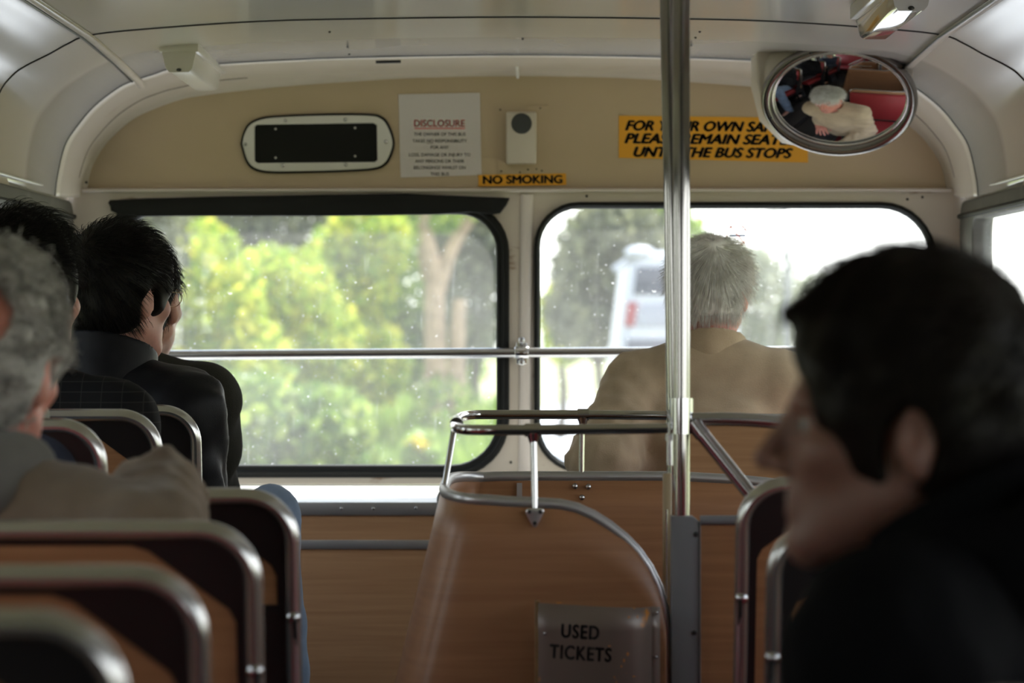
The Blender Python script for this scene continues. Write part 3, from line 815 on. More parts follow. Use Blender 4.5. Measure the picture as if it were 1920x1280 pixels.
MB().box((X(1006, BD), BD-.004, zs[-1]-.004), (X(1225, BD), BD+.012, zs[-1])).build('base', DARKM, tb)
sc = Dots()
for px, py in ((1231, 1148), (1230, 1231), (1021, 1185), (1230, 1315)): sc.ball((X(px, BD), BD-.001 if px > 1100 else BD-.024, Z(py, BD)), (.003, .004, .003), 6)
sc.build('rivet', STEEL, tb)
th = .052
axt = ((math.cos(.10), -math.sin(.10), -th), (th, 0, 1), (-math.sin(.10), -math.cos(.10), 0))
for s, px, py in (('USED', 1087, 1182), ('TICKETS', 1088, 1222)):
    o = text('lettering', s, 25*BD/FPX/.70, INK, tb, (X(px, BD), BD-.0415, Z(py, BD)), axt, bold=.0013, thick=.0012, sx=.78, space=1.12)
    vs = o.data.vertices                      # the letters lie on the rounded shell
    ox = wloc(o).x
    for v in vs:
        px_ = VX+(v.co.x+ox)*FPX/BD
        dep = np.interp(px_, [p for p, _ in prof], [d for _, d in prof])
        v.co.y = BD-dep-.0012-wloc(o).y
sc = Dots()
for px, py, rx_, rz_ in ((1178, 1157, 3, 4), (1193, 1156, 3.5, 4.5), (1186, 1174, 1.5, 6), (1175, 1226, 4.5, 5), (1169, 1238, 3, 6), (1164, 1249, 3, 4), (1143, 1211, 4, 1.5), (1185, 1268, 7, 1.4), (1187, 1140, 4, 1.8), (1200, 1146, 2, 2.5), (1211, 1148, 1.5, 1.5), (1048, 1130, 6, 1.2), (1174, 1262, 2, 1.2)):
    dep = np.interp(px, [q for q, _ in prof], [d_ for _, d_ in prof])
    sc.ball((X(px, BD-dep), BD-dep-.0004, Z(py, BD-dep)), (rx_*BD/FPX, .0009, rz_*BD/FPX), 6)
sc.build('paint_chip', mat('chipped_orange', (.62, .25, .04), rough=.5), tb)
tag(tb, 'worn brown metal bin lettered USED TICKETS on the stair panel', 'ticket bin')

# ---------------------------------------------------------------- poles, partition, right-hand rails
pl = empty('grab_pole', (X(1277, ND), ND, 0))
MB().tube([(X(1277.5, ND), ND, 0), (X(1277.5, ND), ND, EYE+.66)], .0132, seg=24).build('pole', POLE, pl)
cl = MB().tube([(X(1277, ND), ND-.001, Z(813, ND)), (X(1277, ND), ND-.001, Z(746, ND))], .0185, seg=24)
cl.build('clamp', CHROME, pl)
tag(pl, 'upright chrome grab pole with a clamp, nearer of the close pair', 'grab pole')
p2 = empty('grab_pole', (X(1267, 6.05), 6.05, 0))
MB().tube([(X(1268, 6.05), 6.05, 0), (X(1266, 6.05), 6.05, Z(800, 6.05)), (X(1261, 6.05), 6.05, Z(400, 6.05)), (X(1249, 6.05), 6.05, EYE+.66)], .0140, seg=24).build('pole', POLE, p2)
c2 = MB(); c2.tube([(X(1258, 5.9), 5.9, Z(826, 5.9)), (X(1258, 5.9), 5.9, Z(792, 5.9))], .009, seg=14); c2.tube([(X(1256, 5.9), 5.9, Z(872, 5.9)), (X(1256, 5.9), 5.9, Z(826, 5.9))], .0055, seg=12)
c2.build('rail_socket', STEEL, p2)
tag(p2, 'steel grab pole just behind the clamped one, leaning slightly left', 'grab pole')
rr_ = MB(); rr_.tube(bez([(X(1296, ND), ND, Z(786, ND)), (X(1380, ND), ND, Z(786, ND)), (X(1480, ND), ND, Z(793, ND)), (X(1700, ND), ND, Z(812, ND)), (1.09, ND, Z(820, ND))], 6), .0105, seg=16)
o = rr_.build('grab_rail', STEEL, None, loc=(.6, ND, Z(790, ND))); tag(o, 'steel grab rail running right from the pole clamp', 'grab rail')
dg = MB(); dg.tube([(X(1303, ND), ND-.005, Z(797, ND)), (X(1445, ND), ND-.03, Z(975, ND)), (X(1530, ND), ND-.05, Z(1080, ND))], .0112, seg=18)
o = dg.build('brace_tube', CHROME, None, loc=(X(1400, ND), ND, Z(1000, ND))); tag(o, 'slanting chrome tube below the pole clamp', 'brace tube')
attach(MB().tube([(X(1299, ND), ND-.004, Z(791, ND)), (X(1318, ND), ND-.008, Z(816, ND))], .0125, seg=18).build('end_collar', STEEL), o)

pt = empty('partition', (.6, ND, 0))
ptz = Z(966, ND)
po = [(X(1257, ND), .0), (X(1312, ND), .0), (X(1312, ND), Z(978, ND)), (X(1298, ND), ptz), (X(1257, ND), ptz)]
plate('post', [po], .03, GREYP, pt, O=(0, ND-.018, 0), bevel=.003)
MB().tube([(X(1312, ND), ND-.014, Z(974, ND)), (1.10, ND-.014, Z(974, ND))], .0075, seg=12).build('top_rail', GREYP, pt)
MB().box((X(1308, ND), ND-.012, .03), (1.10, ND, Z(976, ND))).build('infill_panel', WOOD, pt)
MB().box((X(1311.5, ND), ND-.021, .0), (X(1313, ND), ND-.006, Z(979, ND))).build('post_edge', ALU, pt)
sc = Dots()
for px, py in ((1304, 1000), (1301, 1184)): sc.ball((X(px, ND), ND-.019, Z(py, ND)), (.004, .002, .004), 6)
sc.build('post_screw', DARKM, pt)
tag(pt, 'wood partition with grey metal post right of the stairs', 'partition')
jp = empty('door_jamb_post', (X(1248, 5.88), 5.88, 0))
MB().box((X(1243, 5.88), 5.87, 0), (X(1259, 5.88), 5.89, Z(887, 5.88))).build('post', mat('beige_post', (.42, .33, .20), rough=.45), jp, bevel=.002)
MB().tube([(X(1250, 5.84), 5.84, 0), (X(1250, 5.84), 5.84, Z(955, 5.84))], .0018).build('chrome_bead', CHROME, jp)
MB().box((X(1239, 5.84), 5.83, 0), (X(1259, 5.84), 5.85, Z(1180, 5.84))).build('lower_strip', GREYP, jp, bevel=.001)
tag(jp, 'slim beige upright strip between curved stair panel and grey post', 'post')

# no-smoking sticker on the right front window
stk = empty('window_sticker', (X(1382, FD), FD+.004, Z(460, FD)))
kk = FD/FPX
SY = FD+.002
MB().tube([(X(1382, FD)+19*kk*math.cos(a), SY, Z(440, FD)+19*kk*math.sin(a)) for a in np.linspace(0, 2*math.pi, 40, endpoint=False)], .0016, closed=True, seg=6).build('ring', ORANGEINK, stk)
MB().tube([(X(1368, FD), SY, Z(423, FD)), (X(1397, FD), SY, Z(457, FD))], .0018, seg=6).build('bar', ORANGEINK, stk)
MB().box((X(1367, FD), SY-.0008, Z(443.5, FD)), (X(1398, FD), SY+.0008, Z(439.5, FD))).build('cigarette', BLUEINK, stk)
sm = MB()
for a, b_ in ((1388, 429), (1393, 426), (1396, 431), (1390, 433)): sm.ball((X(a, FD), SY, Z(b_, FD)), (.003, .0008, .0016), 6)
sm.build('smoke', BLUEINK, stk)
tag(stk, 'round red and blue no-smoking sticker on the right front window', 'sticker')
# ---------------------------------------------------------------- people: smooth bodies grown from signed distances
class Field:
    """distance field on a grid whose spacing may vary; shapes are blended in smoothly"""
    def __init__(s, xs, ys, zs):
        s.ax = [np.asarray(a, np.float64) for a in (xs, ys, zs)]
        s.F = np.full([len(a) for a in s.ax], 1.0)
    def _sub(s, lo, hi):
        sl = []; co = []
        for a, l, h in zip(s.ax, lo, hi):
            i0 = max(0, np.searchsorted(a, l)-1); i1 = min(len(a), np.searchsorted(a, h)+1)
            sl.append(slice(i0, max(i1, i0)))
        xs, ys, zs = [a[q] for a, q in zip(s.ax, sl)]
        return tuple(sl), (xs[:, None, None], ys[None, :, None], zs[None, None, :])
    def put(s, shape, k=.02, mode='add', off=0.0):
        fn, lo, hi = shape
        sl, P = s._sub(np.array(lo)-k-.04-abs(off), np.array(hi)+k+.04+abs(off))
        if any(q.stop <= q.start for q in sl): return s
        d = fn(*P)-off; A = s.F[sl]
        if mode == 'add':
            h = np.clip(.5+.5*(A-d)/k, 0, 1); s.F[sl] = A*(1-h)+d*h-k*h*(1-h)
        else:
            h = np.clip(.5-.5*(A+d)/k, 0, 1); s.F[sl] = A*(1-h)-d*h+k*h*(1-h)
        return s
    def mesh(s):
        F = s.F; nx, ny, nz = F.shape
        neg = F < 0
        c = neg[:-1, :-1, :-1].astype(np.int8)
        for dx, dy, dz in ((1,0,0),(0,1,0),(0,0,1),(1,1,0),(1,0,1),(0,1,1),(1,1,1)):
            c = c + neg[dx:nx-1+dx, dy:ny-1+dy, dz:nz-1+dz]
        act = (c > 0) & (c < 8)
        I, J, K = np.nonzero(act); n = len(I)
        idx = -np.ones(act.shape, np.int64); idx[I, J, K] = np.arange(n)
        pos = np.zeros((n, 3)); cnt = np.zeros(n)
        cor = [(0,0,0),(1,0,0),(0,1,0),(1,1,0),(0,0,1),(1,0,1),(0,1,1),(1,1,1)]
        val = [F[I+a, J+b, K+c_] for a, b, c_ in cor]
        for a in range(8):
            for b in range(a+1, 8):
                if sum(abs(cor[a][q]-cor[b][q]) for q in range(3)) != 1: continue
                va, vb = val[a], val[b]; m = (va < 0) != (vb < 0)
                t = np.where(m, va/np.where(m, va-vb, 1), 0)
                pa, pb = np.array(cor[a], float), np.array(cor[b], float)
                pos += m[:, None]*(pa+(pb-pa)*t[:, None]); cnt += m
        pos /= cnt[:, None]
        W = np.stack([s.ax[q][ix]+pos[:, q]*(s.ax[q][ix+1]-s.ax[q][ix]) for q, ix in enumerate((I, J, K))], 1)
        Q = []
        for axis in range(3):
            a = [slice(None)]*3; b = [slice(None)]*3
            o1, o2 = [q for q in range(3) if q != axis]
            a[axis] = slice(0, -1); b[axis] = slice(1, None)
            for q in (o1, o2): a[q] = slice(1, -1); b[q] = slice(1, -1)
            na, nb = neg[tuple(a)], neg[tuple(b)]
            ii = np.nonzero(na != nb); st = na[ii]
            g = [None]*3
            g[axis] = ii[axis]; g[o1] = ii[o1]+1; g[o2] = ii[o2]+1
            def cell(d1, d2):
                h = list(g); h[o1] = g[o1]+d1; h[o2] = g[o2]+d2; return idx[tuple(h)]
            q = np.stack([cell(-1,-1), cell(0,-1), cell(0,0), cell(-1,0)], 1)
            flip = (st if axis != 1 else ~st)
            q = np.where(flip[:, None], q, q[:, ::-1]); Q.append(q)
        Q = np.concatenate(Q); Q = Q[(Q >= 0).all(1)]
        return W, Q

def ell(c, r, R=None):
    c = np.array(c, float); r = np.array(r, float); R = np.eye(3) if R is None else np.array(R, float)
    m = r.max()
    def fn(x, y, z):
        x, y, z = x-c[0], y-c[1], z-c[2]
        q = [x*R[0, i]+y*R[1, i]+z*R[2, i] for i in range(3)]
        k0 = np.sqrt(sum((q[i]/r[i])**2 for i in range(3))); k1 = np.sqrt(sum((q[i]/r[i]**2)**2 for i in range(3)))
        return k0*(k0-1)/np.maximum(k1, 1e-9)
    return fn, c-m, c+m
def cone(a, b, r1, r2):
    a = np.array(a, float); b = np.array(b, float); ba = b-a; L = ba.dot(ba)
    def fn(x, y, z):
        x, y, z = x-a[0], y-a[1], z-a[2]
        h = np.clip((x*ba[0]+y*ba[1]+z*ba[2])/L, 0, 1)
        return np.sqrt((x-h*ba[0])**2+(y-h*ba[1])**2+(z-h*ba[2])**2)-(r1+(r2-r1)*h)
    m = max(r1, r2)
    return fn, np.minimum(a, b)-m, np.maximum(a, b)+m
ell_, cone_ = ell, cone
def half(p, n, lo, hi):
    p = np.array(p, float); n = np.array(n, float)
    return (lambda x, y, z: (x-p[0])*n[0]+(y-p[1])*n[1]+(z-p[2])*n[2]), np.array(lo), np.array(hi)
def shell(shape, t):
    fn, lo, hi = shape
    return (lambda x, y, z: np.abs(fn(x, y, z))-t), lo-t, hi+t
def cut(shape, *planes):
    fn, lo, hi = shape
    def g(x, y, z):
        d = fn(x, y, z)
        for p, n in planes: d = np.maximum(d, (x-p[0])*n[0]+(y-p[1])*n[1]+(z-p[2])*n[2])
        return d
    return g, lo, hi
def wrinkle(shape, amp, f, seed):
    fn, lo, hi = shape; r = np.random.default_rng(seed)
    W = [(r.normal(size=3)*f, r.uniform(0, 6.28)) for _ in range(5)]
    def g(x, y, z):
        return fn(x, y, z)+amp*sum(np.sin(x*w[0]+y*w[1]+z*w[2]+p) for w, p in W)/3
    return g, lo, hi
def axis(lo, hi, step, fine=()):
    out = [lo]
    while out[-1] < hi:
        s_ = step
        for a, b, q in fine:
            if a-1e-9 <= out[-1] < b: s_ = min(s_, q)
            elif out[-1] < a < out[-1]+s_: s_ = min(s_, max(a-out[-1], .002))
        out.append(out[-1]+s_)
    return np.array(out)
def rot(yaw=0, pitch=0, roll=0):
    return np.array((Matrix.Rotation(math.radians(yaw), 3, 'Z') @ Matrix.Rotation(math.radians(pitch), 3, 'X') @ Matrix.Rotation(math.radians(roll), 3, 'Y')))

SKIN = mat('skin', (.50, .27, .20), rough=.5, sss=.35, var=.08, vscale=25)
SKIND = mat('shade_darkened_skin', (.215, .105, .08), rough=.5, sss=.35, var=.08, vscale=25)  # skin colour darkened to stand in for the shade on the profile
SKINP = mat('pale_skin', (.52, .27, .22), rough=.5, sss=.35, var=.10, vscale=22)
SKINR = mat('ruddy_skin', (.55, .23, .18), rough=.5, sss=.35, var=.15, vscale=18)
EYEW = mat('eye_white', (.30, .28, .27), rough=.4)
IRIS = mat('iris', (.03, .02, .012), rough=.2)

def hairmat(name, c, rough=.45):
    m = mat(name, c, rough=rough, var=.5 if 'curly' in name else .25, vscale=38, spec=.12 if c[0] < .05 else .4); return m
HBLACK = hairmat('black_hair', (.006, .005, .0045))
HBROWN = hairmat('dark_brown_hair', (.009, .0065, .005))
HGREY = hairmat('grey_hair', (.86, .84, .79), .5)
HCURL = hairmat('grey_curly_hair', (.46, .45, .43), .6)

def fabric(name, c, bump=.25, scale=350, var=.12, rough=.85, sheen=.15, spec=.25):
    return mat(name, c, rough=rough, bump=bump, bscale=scale, var=var, vscale=14, sheen=sheen, spec=spec)
TANCLOTH = fabric('tan_cloth', (.43, .335, .225))
BROWNCLOTH = fabric('brown_cloth', (.165, .122, .085))
BLACKNYL = fabric('black_nylon', (.005, .005, .0065), bump=.1, rough=.5, sheen=0, spec=.14)
BLACKWOOL = fabric('black_wool', (.004, .004, .0045), sheen=0, spec=.05)
OLIVE = fabric('olive_cloth', (.022, .021, .016), sheen=0, spec=.12)
NAVY = fabric('navy_cloth', (.018, .024, .045))
GREYGREEN = fabric('grey_green_fleece', (.25, .26, .22))
GREYCOL = fabric('grey_knit', (.13, .125, .115))
DENIM = fabric('blue_denim', (.17, .23, .33), bump=.3, scale=600, var=.25)
DARKTROU = fabric('dark_trousers', (.02, .02, .024))
SHOEL = mat('shoe_leather', (.015, .012, .01), rough=.4)
# faint check for one of the dark jackets
m_, nt_, b_ = new_mat('checked_dark_wool')
tc_ = nt_.nodes.new('ShaderNodeTexCoord'); ck = nt_.nodes.new('ShaderNodeTexBrick')
ck.inputs['Scale'].default_value = 14; ck.inputs['Color1'].default_value = (.008, .008, .009, 1); ck.inputs['Color2'].default_value = (.011, .0105, .011, 1); ck.inputs['Mortar'].default_value = (.026, .025, .024, 1)
ck.inputs['Mortar Size'].default_value = .012; ck.offset = 0
mp_ = nt_.nodes.new('ShaderNodeMapping'); mp_.inputs['Rotation'].default_value = (math.pi/2, 0, 0)
nt_.links.new(tc_.outputs['Object'], mp_.inputs[0]); nt_.links.new(mp_.outputs[0], ck.inputs['Vector']); nt_.links.new(ck.outputs['Color'], b_.inputs['Base Color'])
b_.inputs['Roughness'].default_value = .85; b_.inputs['Specular IOR Level'].default_value = .1
CHECK = m_

def head_shapes(h, R, hs=1.0):
    """(shape, k, mode) list of a head whose centre lies between the ears at h; R turns it"""
    w = lambda p: h + R @ (np.array(p, float)*hs)
    L = []
    A = lambda s_, k=.02, m='add': L.append((s_, k*hs, m))
    def ell(c, r, R_): return ell_(c, np.array(r)*hs, R_)
    def cone(a, b, r1, r2): return cone_(a, b, r1*hs, r2*hs)
    A(ell(w((0, -.012, .032)), (.076, .097, .088), R))
    A(ell(w((0, .030, -.035)), (.060, .066, .080), R), .03)
    for sx in (-1, 1):
        A(cone(w((sx*.050, .0, -.058)), w((sx*.018, .070, -.098)), .020, .017), .03)
        A(ell(w((sx*.042, .062, -.022)), (.024, .022, .02), R), .02)
    A(ell(w((0, .078, -.103)), (.020, .016, .017), R), .02)
    A(cone(w((-.036, .080, .020)), w((.036, .080, .020)), .012, .012), .018)
    for sx in (-1, 1): A(ell(w((sx*.031, .097, .001)), (.019, .014, .012), R), .012, 'sub')
    A(cone(w((0, .092, .008)), w((0, .116, -.030)), .007, .011), .012)
    for sx in (-1, 1): A(ell(w((sx*.012, .100, -.036)), (.009, .011, .008), R), .008)
    A(cone(w((-.017, .090, -.063)), w((.017, .090, -.063)), .007, .007), .010)
    A(cone(w((-.015, .089, -.075)), w((.015, .089, -.075)), .008, .008), .008)
    A(cone(w((-.022, .101, -.0685)), w((.022, .101, -.0685)), .003, .003), .004, 'sub')
    for sx in (-1, 1):
        Re = R @ rot(sx*-16, 12)
        A(ell(w((sx*.080, -.012, -.006)), (.009, .019, .032), Re), .008)
        A(ell(w((sx*.077, -.012, -.034)), (.008, .010, .012), Re), .008)
        A(ell(w((sx*.091, -.006, -.004)), (.006, .010, .018), Re), .006, 'sub')
    return L

def tubes_of(strands, r0, r1):
    """hair strands as thin three-sided tubes: strands (n, k, 3)"""
    n, k, _ = strands.shape
    T = np.gradient(strands, axis=1); T /= np.linalg.norm(T, axis=2, keepdims=True)+1e-9
    A = np.cross(T, np.array((.3, .2, .93))); A /= np.linalg.norm(A, axis=2, keepdims=True)+1e-9
    B = np.cross(T, A)
    rad = np.linspace(r0, r1, k)[None, :, None]
    V = np.stack([strands+rad*(A*math.cos(a)+B*math.sin(a)) for a in (0, 2.094, 4.189)], 2)   # n,k,3,3
    base = (np.arange(n)*k*3)[:, None, None]+(np.arange(k-1)*3)[None, :, None]
    j = np.arange(3)[None, None, :]; l = (j+1) % 3
    Fq = np.stack([base+j, base+l, base+3+l, base+3+j], 3).reshape(-1, 4)
    return V.reshape(-1, 3), Fq

def make_hair(h, R, st, seed, hs=1.0):
    """cap that follows the skull plus individual strands combed by st['comb']"""
    g = np.random.default_rng(seed)
    w = lambda p: h + R @ (np.array(p, float)*hs)
    def ell(c, r, R_): return ell_(c, np.array(r)*hs, R_)
    def cone(a, b, r1, r2): return cone_(a, b, r1*hs, r2*hs)
    m = .17
    Fd = Field(axis(h[0]-m, h[0]+m, .0055), axis(h[1]-m, h[1]+m, .0055), axis(h[2]-m, h[2]+m+.02, .0055))
    t, tt = st.get('t', .014), st.get('top', .02)
    Fd.put(wrinkle(ell(w((0, -.014, .036)), (.076+t, .097+t, .088+tt), R), st.get('lump', .002), 60, seed), .01)
    Fd.put(ell(w((0, -.045, -.03)), (.066+t*.6, .062+t*.6, .06), R), .02)
    for a, b, r1, r2 in st.get('extra', ()): Fd.put(cone(w(a), w(b), r1, r2), .02)
    fc = st.get('face', (0, .128, -.065))
    Fd.put(ell(w(fc), st.get('facer', (.12, .088, .125)), R), .012, 'sub')
    for sx in (-1, 1): Fd.put(ell(w((sx*.090, -.002, -.020)), (.034, .024, .036), R), .010, 'sub')
    z0 = st.get('nape', -.075)
    Fd.put(ell(w((0, 0, z0-.20)), (.25, .25, .20), R), .012, 'sub')
    if 'bald' in st: Fd.put(ell(w(st['bald'][0]), st['bald'][1], R), .015, 'sub')
    V, Q = Fd.mesh()
    # keep the shell hollow enough that the skull lies inside it: strands grow from its outer side
    Lc = (V-h) @ R/hs
    nrm = Lc-np.array((0, -.014, .0)); nrm /= np.linalg.norm(nrm, axis=1, keepdims=True)
    out = np.linalg.norm((Lc-np.array((0, -.012, .032)))/np.array((.076, .097, .088)), axis=1) > 1.02
    cand = np.nonzero(out & (Lc[:, 2] > z0) & ~((Lc[:, 2] < .02) & (Lc[:, 1] > .005)) & ~((Lc[:, 1] > .055) & (Lc[:, 2] < st.get('fringe', -1))))[0]
    for sx in (-1, 1): cand = cand[np.linalg.norm(Lc[cand]-np.array((sx*.082, -.004, -.004)), axis=1) > .040]
    n = st.get('n', 2500); kk = 7
    pick = g.choice(cand, n)
    p = Lc[pick]+g.normal(size=(n, 3))*.003; N = nrm[pick]
    d = st['comb'](p, N, g)
    Ls = st.get('len', .04)*g.uniform(.6, 1.2, n)[:, None]
    lift = st.get('lift', .15); curl = st.get('curl', 0)
    S_ = np.zeros((n, kk, 3)); q = p-N*.003
    ph = g.uniform(0, 6.28, (n, 1)); ax2 = np.cross(N, d)
    for i in range(kk):
        S_[:, i] = q
        v = d*(1-lift)+N*lift*(1-.25*i)
        if curl: v = v+curl*(np.cos(ph+i*1.5)*ax2+np.sin(ph+i*1.5)*N)
        v /= np.linalg.norm(v, axis=1, keepdims=True)+1e-9
        q = q+v*Ls/kk
        v2 = st['comb'](q, N, g, False) if i % 2 else d
        d = v2
    SV, SF = tubes_of(S_, st.get('r', .0006), .0002)
    SV = h+SV @ R.T*hs
    return np.concatenate([V, SV]), [list(f) for f in Q]+[list(f+len(V)) for f in SF]

def comb_field(main, whorl=None, rand=.15):
    main = np.array(main, float)
    def f(p, N, g, noise=True):
        d = np.tile(main, (len(p), 1)) if whorl is None else (p-np.array(whorl))+main*.03
        d = d-N*(d*N).sum(1, keepdims=True)
        d /= np.linalg.norm(d, axis=1, keepdims=True)+1e-6
        if noise: d = d+g.normal(size=d.shape)*rand
        return d
    return f

def hand_mesh(wrist, Rw, curl=.5, right=True):
    """palm, four bent fingers of different lengths and a thumb leaving the side of the palm; Rw columns: across, along, up (back of hand)"""
    sx = 1 if right else -1
    w = lambda p: wrist + Rw @ np.array((p[0]*sx, p[1], p[2]), float)
    c = wrist+Rw @ np.array((0, .09, 0))
    Fd = Field(axis(c[0]-.13, c[0]+.13, .005), axis(c[1]-.13, c[1]+.13, .005), axis(c[2]-.13, c[2]+.13, .005))
    Fd.put(cone(w((0, -.03, 0)), w((0, .02, 0)), .027, .026), .01)
    Fd.put(ell(w((0, .055, 0)), (.041, .050, .015), Rw), .02)
    for fx, L_, r in ((-.030, .068, .0085), (-.010, .078, .0090), (.011, .072, .0088), (.030, .056, .0078)):
        a = w((fx, .085, .002)); seg = np.array((0.42, .32, .26))*L_; ang = 0; P_ = np.array((fx*1.0, .088, .0))
        for q, s_ in enumerate(seg):
            ang += curl*(.5+.25*q)
            Q_ = P_+np.array((fx*.08, math.cos(ang)*s_, -math.sin(ang)*s_))
            Fd.put(cone(w(P_), w(Q_), r*(1-.07*q), r*(1-.07*(q+1))), .004); P_ = Q_
    P_ = np.array((-.030, .030, -.004))
    for Q_, r in ((np.array((-.054, .056, -.014)), .012), (np.array((-.062, .084, -.022)), .0095), (np.array((-.058, .106, -.030)), .0085)):
        Fd.put(cone(w(P_), w(Q_), r, r*.93), .006); P_ = Q_
    return Fd.mesh()

def person(label, seat_pos, head, hyaw, hpitch=0, hroll=0, byaw=0, lyaw=0, lean=-6, jacket=None, skin=None, hair=None, hmat=None,
           trousers=None, arms=None, legs=None, collar='fold', collar_m=None, hood=None, wr=.004, bulk=.0, seed=1, extras=None, detail=.0055, shw=.175, hs=1.0, drop=.215, nshift=(0, 0, 0), elbow=.03, fore=.034):
    """seat_pos = where the hips rest; head = point between the ears; arms / legs give joints in world or body coordinates"""
    sp = np.array(seat_pos, float); h = np.array(head, float)
    Rh = rot(hyaw, hpitch, hroll); Rb = rot(byaw); Rl = rot(lyaw)
    neck = h + Rh @ np.array((0, -.030, -.095))
    hip = sp+np.array((0, 0, .10))
    # spine from hips to the root of the neck
    nb = neck*.35 + (h + np.array((0, 0, -drop)) + Rb @ np.array((0, -.045, 0)))*.65+np.array(nshift)
    sh_c = nb+np.array((0, 0, -.055))
    chest = hip*.30+sh_c*.70; belly = hip*.68+sh_c*.32
    wb = lambda c_, p: c_+Rb @ np.array(p, float)
    shs = [wb(sh_c, (sx*shw, -.005, 0)) for sx in (-1, 1)]
    arms = arms or {}
    A = []
    for i, sx in enumerate((-1, 1)):
        if sx in arms: el, wr_ = [np.array(q, float) for q in arms[sx]]
        else:
            el = wb(shs[i], (sx*elbow, .04, -.275)); wr_ = hip+Rl @ np.array((sx*.115, .27, .085))
        A.append((shs[i], el, wr_))
    legs = legs or {}
    Lg = []
    for sx in (-1, 1):
        hp = sp+Rl @ np.array((sx*.088, .02, .085))
        if sx in legs: kn, an = [np.array(q, float) for q in legs[sx]]
        else: kn = sp+Rl @ np.array((sx*.115, .42, .085)); an = sp+Rl @ np.array((sx*.115, .44, -.34))
        Lg.append((hp, kn, an))
    root = sp
    # --- skin: one continuous body
    pts = [h, sp]+[p for a in A for p in a]+[p for l in Lg for p in l]
    lo = np.min(pts, 0)-.17; hi = np.max(pts, 0)+.17
    fm = .125
    fx, fy, fz = [[(h[q]-fm, h[q]+fm, detail)] for q in range(3)]
    Fd = Field(axis(lo[0], hi[0], .016, fx), axis(lo[1], hi[1], .016, fy), axis(lo[2], hi[2], .016, fz))
    for s_, k, md_ in head_shapes(h, Rh, hs): Fd.put(s_, k, md_)
    Fd.put(cone(h + Rh @ np.array((0, -.028, -.06)), nb+np.array((0, 0, -.02)), .055, .062), .03)
    Fd.put(ell(hip, (.150, .105, .105), Rl), .04); Fd.put(ell(belly, (.130, .092, .13), Rb), .05)
    Fd.put(ell(chest, (.145, .098, .15), Rb), .05); Fd.put(cone(shs[0], shs[1], .048, .048), .05)
    for a, b, c_ in A: Fd.put(cone(a, b, .043, .034), .03); Fd.put(cone(b, c_, .034, .025), .02)
    for a, b, c_ in Lg: Fd.put(cone(a, b, .066, .046), .03); Fd.put(cone(b, c_, .046, .032), .02); Fd.put(cone(c_, c_+Rl @ np.array((0, .14, -.045)), .032, .026), .02)
    V, Q = Fd.mesh(); Q = [list(f) for f in Q]
    for i, sx in enumerate((-1, 1)):
        e, wr_ = A[i][1], A[i][2]; al = (wr_-e)/np.linalg.norm(wr_-e)
        up = np.array((0, 0, 1.0)); up = up-al*up.dot(al)
        if np.linalg.norm(up) < .1: up = np.array((0, -1.0, 0))
        up /= np.linalg.norm(up); ac = np.cross(al, up)
        hv, hq = hand_mesh(wr_, np.stack([ac, al, up], 1), .45, right=(sx > 0))
        Q += [list(f+len(V)) for f in hq]; V = np.concatenate([V, hv])
    body = link('person', mesh_from('body', V-root, Q, 180), skin or SKIN); body.location = root
    tag(body, label, 'person')
    def part(name, V, Q, m, par=body, sm=180):
        o = link(name, mesh_from(name, np.asarray(V)-root, Q, sm), m); o.parent = par; return o
    for sx in (-1, 1):
        ec = h+Rh @ (np.array((sx*.031, .0765, .0005))*hs)
        b_ = MB().ball(ec, .0110, 10); ey = b_.build('eye', EYEW, body, smooth=180)
        ib = MB().ball(ec+Rh @ np.array((0, .0068, 0)), (.0058, .0058, .0058), 8); io = ib.build('iris', IRIS, None, smooth=180); attach(io, ey)
    # --- hair
    if hair:
        hv, hq = make_hair(h, Rh, hair, seed, hs); part('hair', hv, hq, hmat)
    # --- jacket
    if jacket:
        st = .010
        lo2 = np.min([p for a in A for p in a]+[sp, nb], 0)-.20; hi2 = np.max([p for a in A for p in a]+[sp, nb], 0)+.20
        lo2[2] = max(lo2[2], sp[2]-.02)
        J = Field(axis(lo2[0], hi2[0], st), axis(lo2[1], hi2[1], st), axis(lo2[2], hi2[2], st))
        W = lambda s_, q: wrinkle(s_, wr, 34, seed*10+q)
        b2 = .022+bulk
        J.put(W(ell(hip+np.array((0, 0, .03)), (.160+b2, .118+b2, .125), Rb), 1), .05)
        J.put(W(ell(belly, (.150+b2, .108+b2, .16), Rb), 2), .05)
        J.put(W(ell(chest, (.158+b2, .108+b2, .16), Rb), 3), .05)
        J.put(W(cone(shs[0], shs[1], .052+b2*.7, .052+b2*.7), 4), .05)
        J.put(cone(wb(nb, (-.055, -.01, -.035)), wb(nb, (.055, -.01, -.035)), .055+b2*.3, .055+b2*.3), .05)
        for i in (0, 1): J.put(cone(wb(nb, ((2*i-1)*.035, -.01, -.008)), wb(shs[i], (-(2*i-1)*.02, 0, 0)), .058+b2*.3, .046+b2*.7), .04)
        for i, (a, b, c_) in enumerate(A):
            J.put(wrinkle(cone(a, b, .052+b2*.75, .043+b2*.8), wr*1.5, 55, seed*10+5+i), .03)
            J.put(wrinkle(cone(b, c_, max(.043, fore)+b2*.8, fore+b2*.6), wr*1.5, 60, seed*10+7+i), .025)
        nd = nb-h; nd /= np.linalg.norm(nd); nd = nd*.4+np.array((0, 0, -.6)); nd /= np.linalg.norm(nd)
        J.put(cone(h+np.array((0,0,-.06)), nb+nd*.01, .060, .062), .015, 'sub')
        V, Q = J.mesh(); jk = part('jacket', V, [list(f) for f in Q], jacket)
        # collar
        hgt = {'fold': .055, 'high': .075, 'low': .035}[collar]
        cbase = nb+nd*.035; ctop = nb-nd*hgt
        r1, r2 = (.084, .070) if collar != 'high' else (.105, .086)
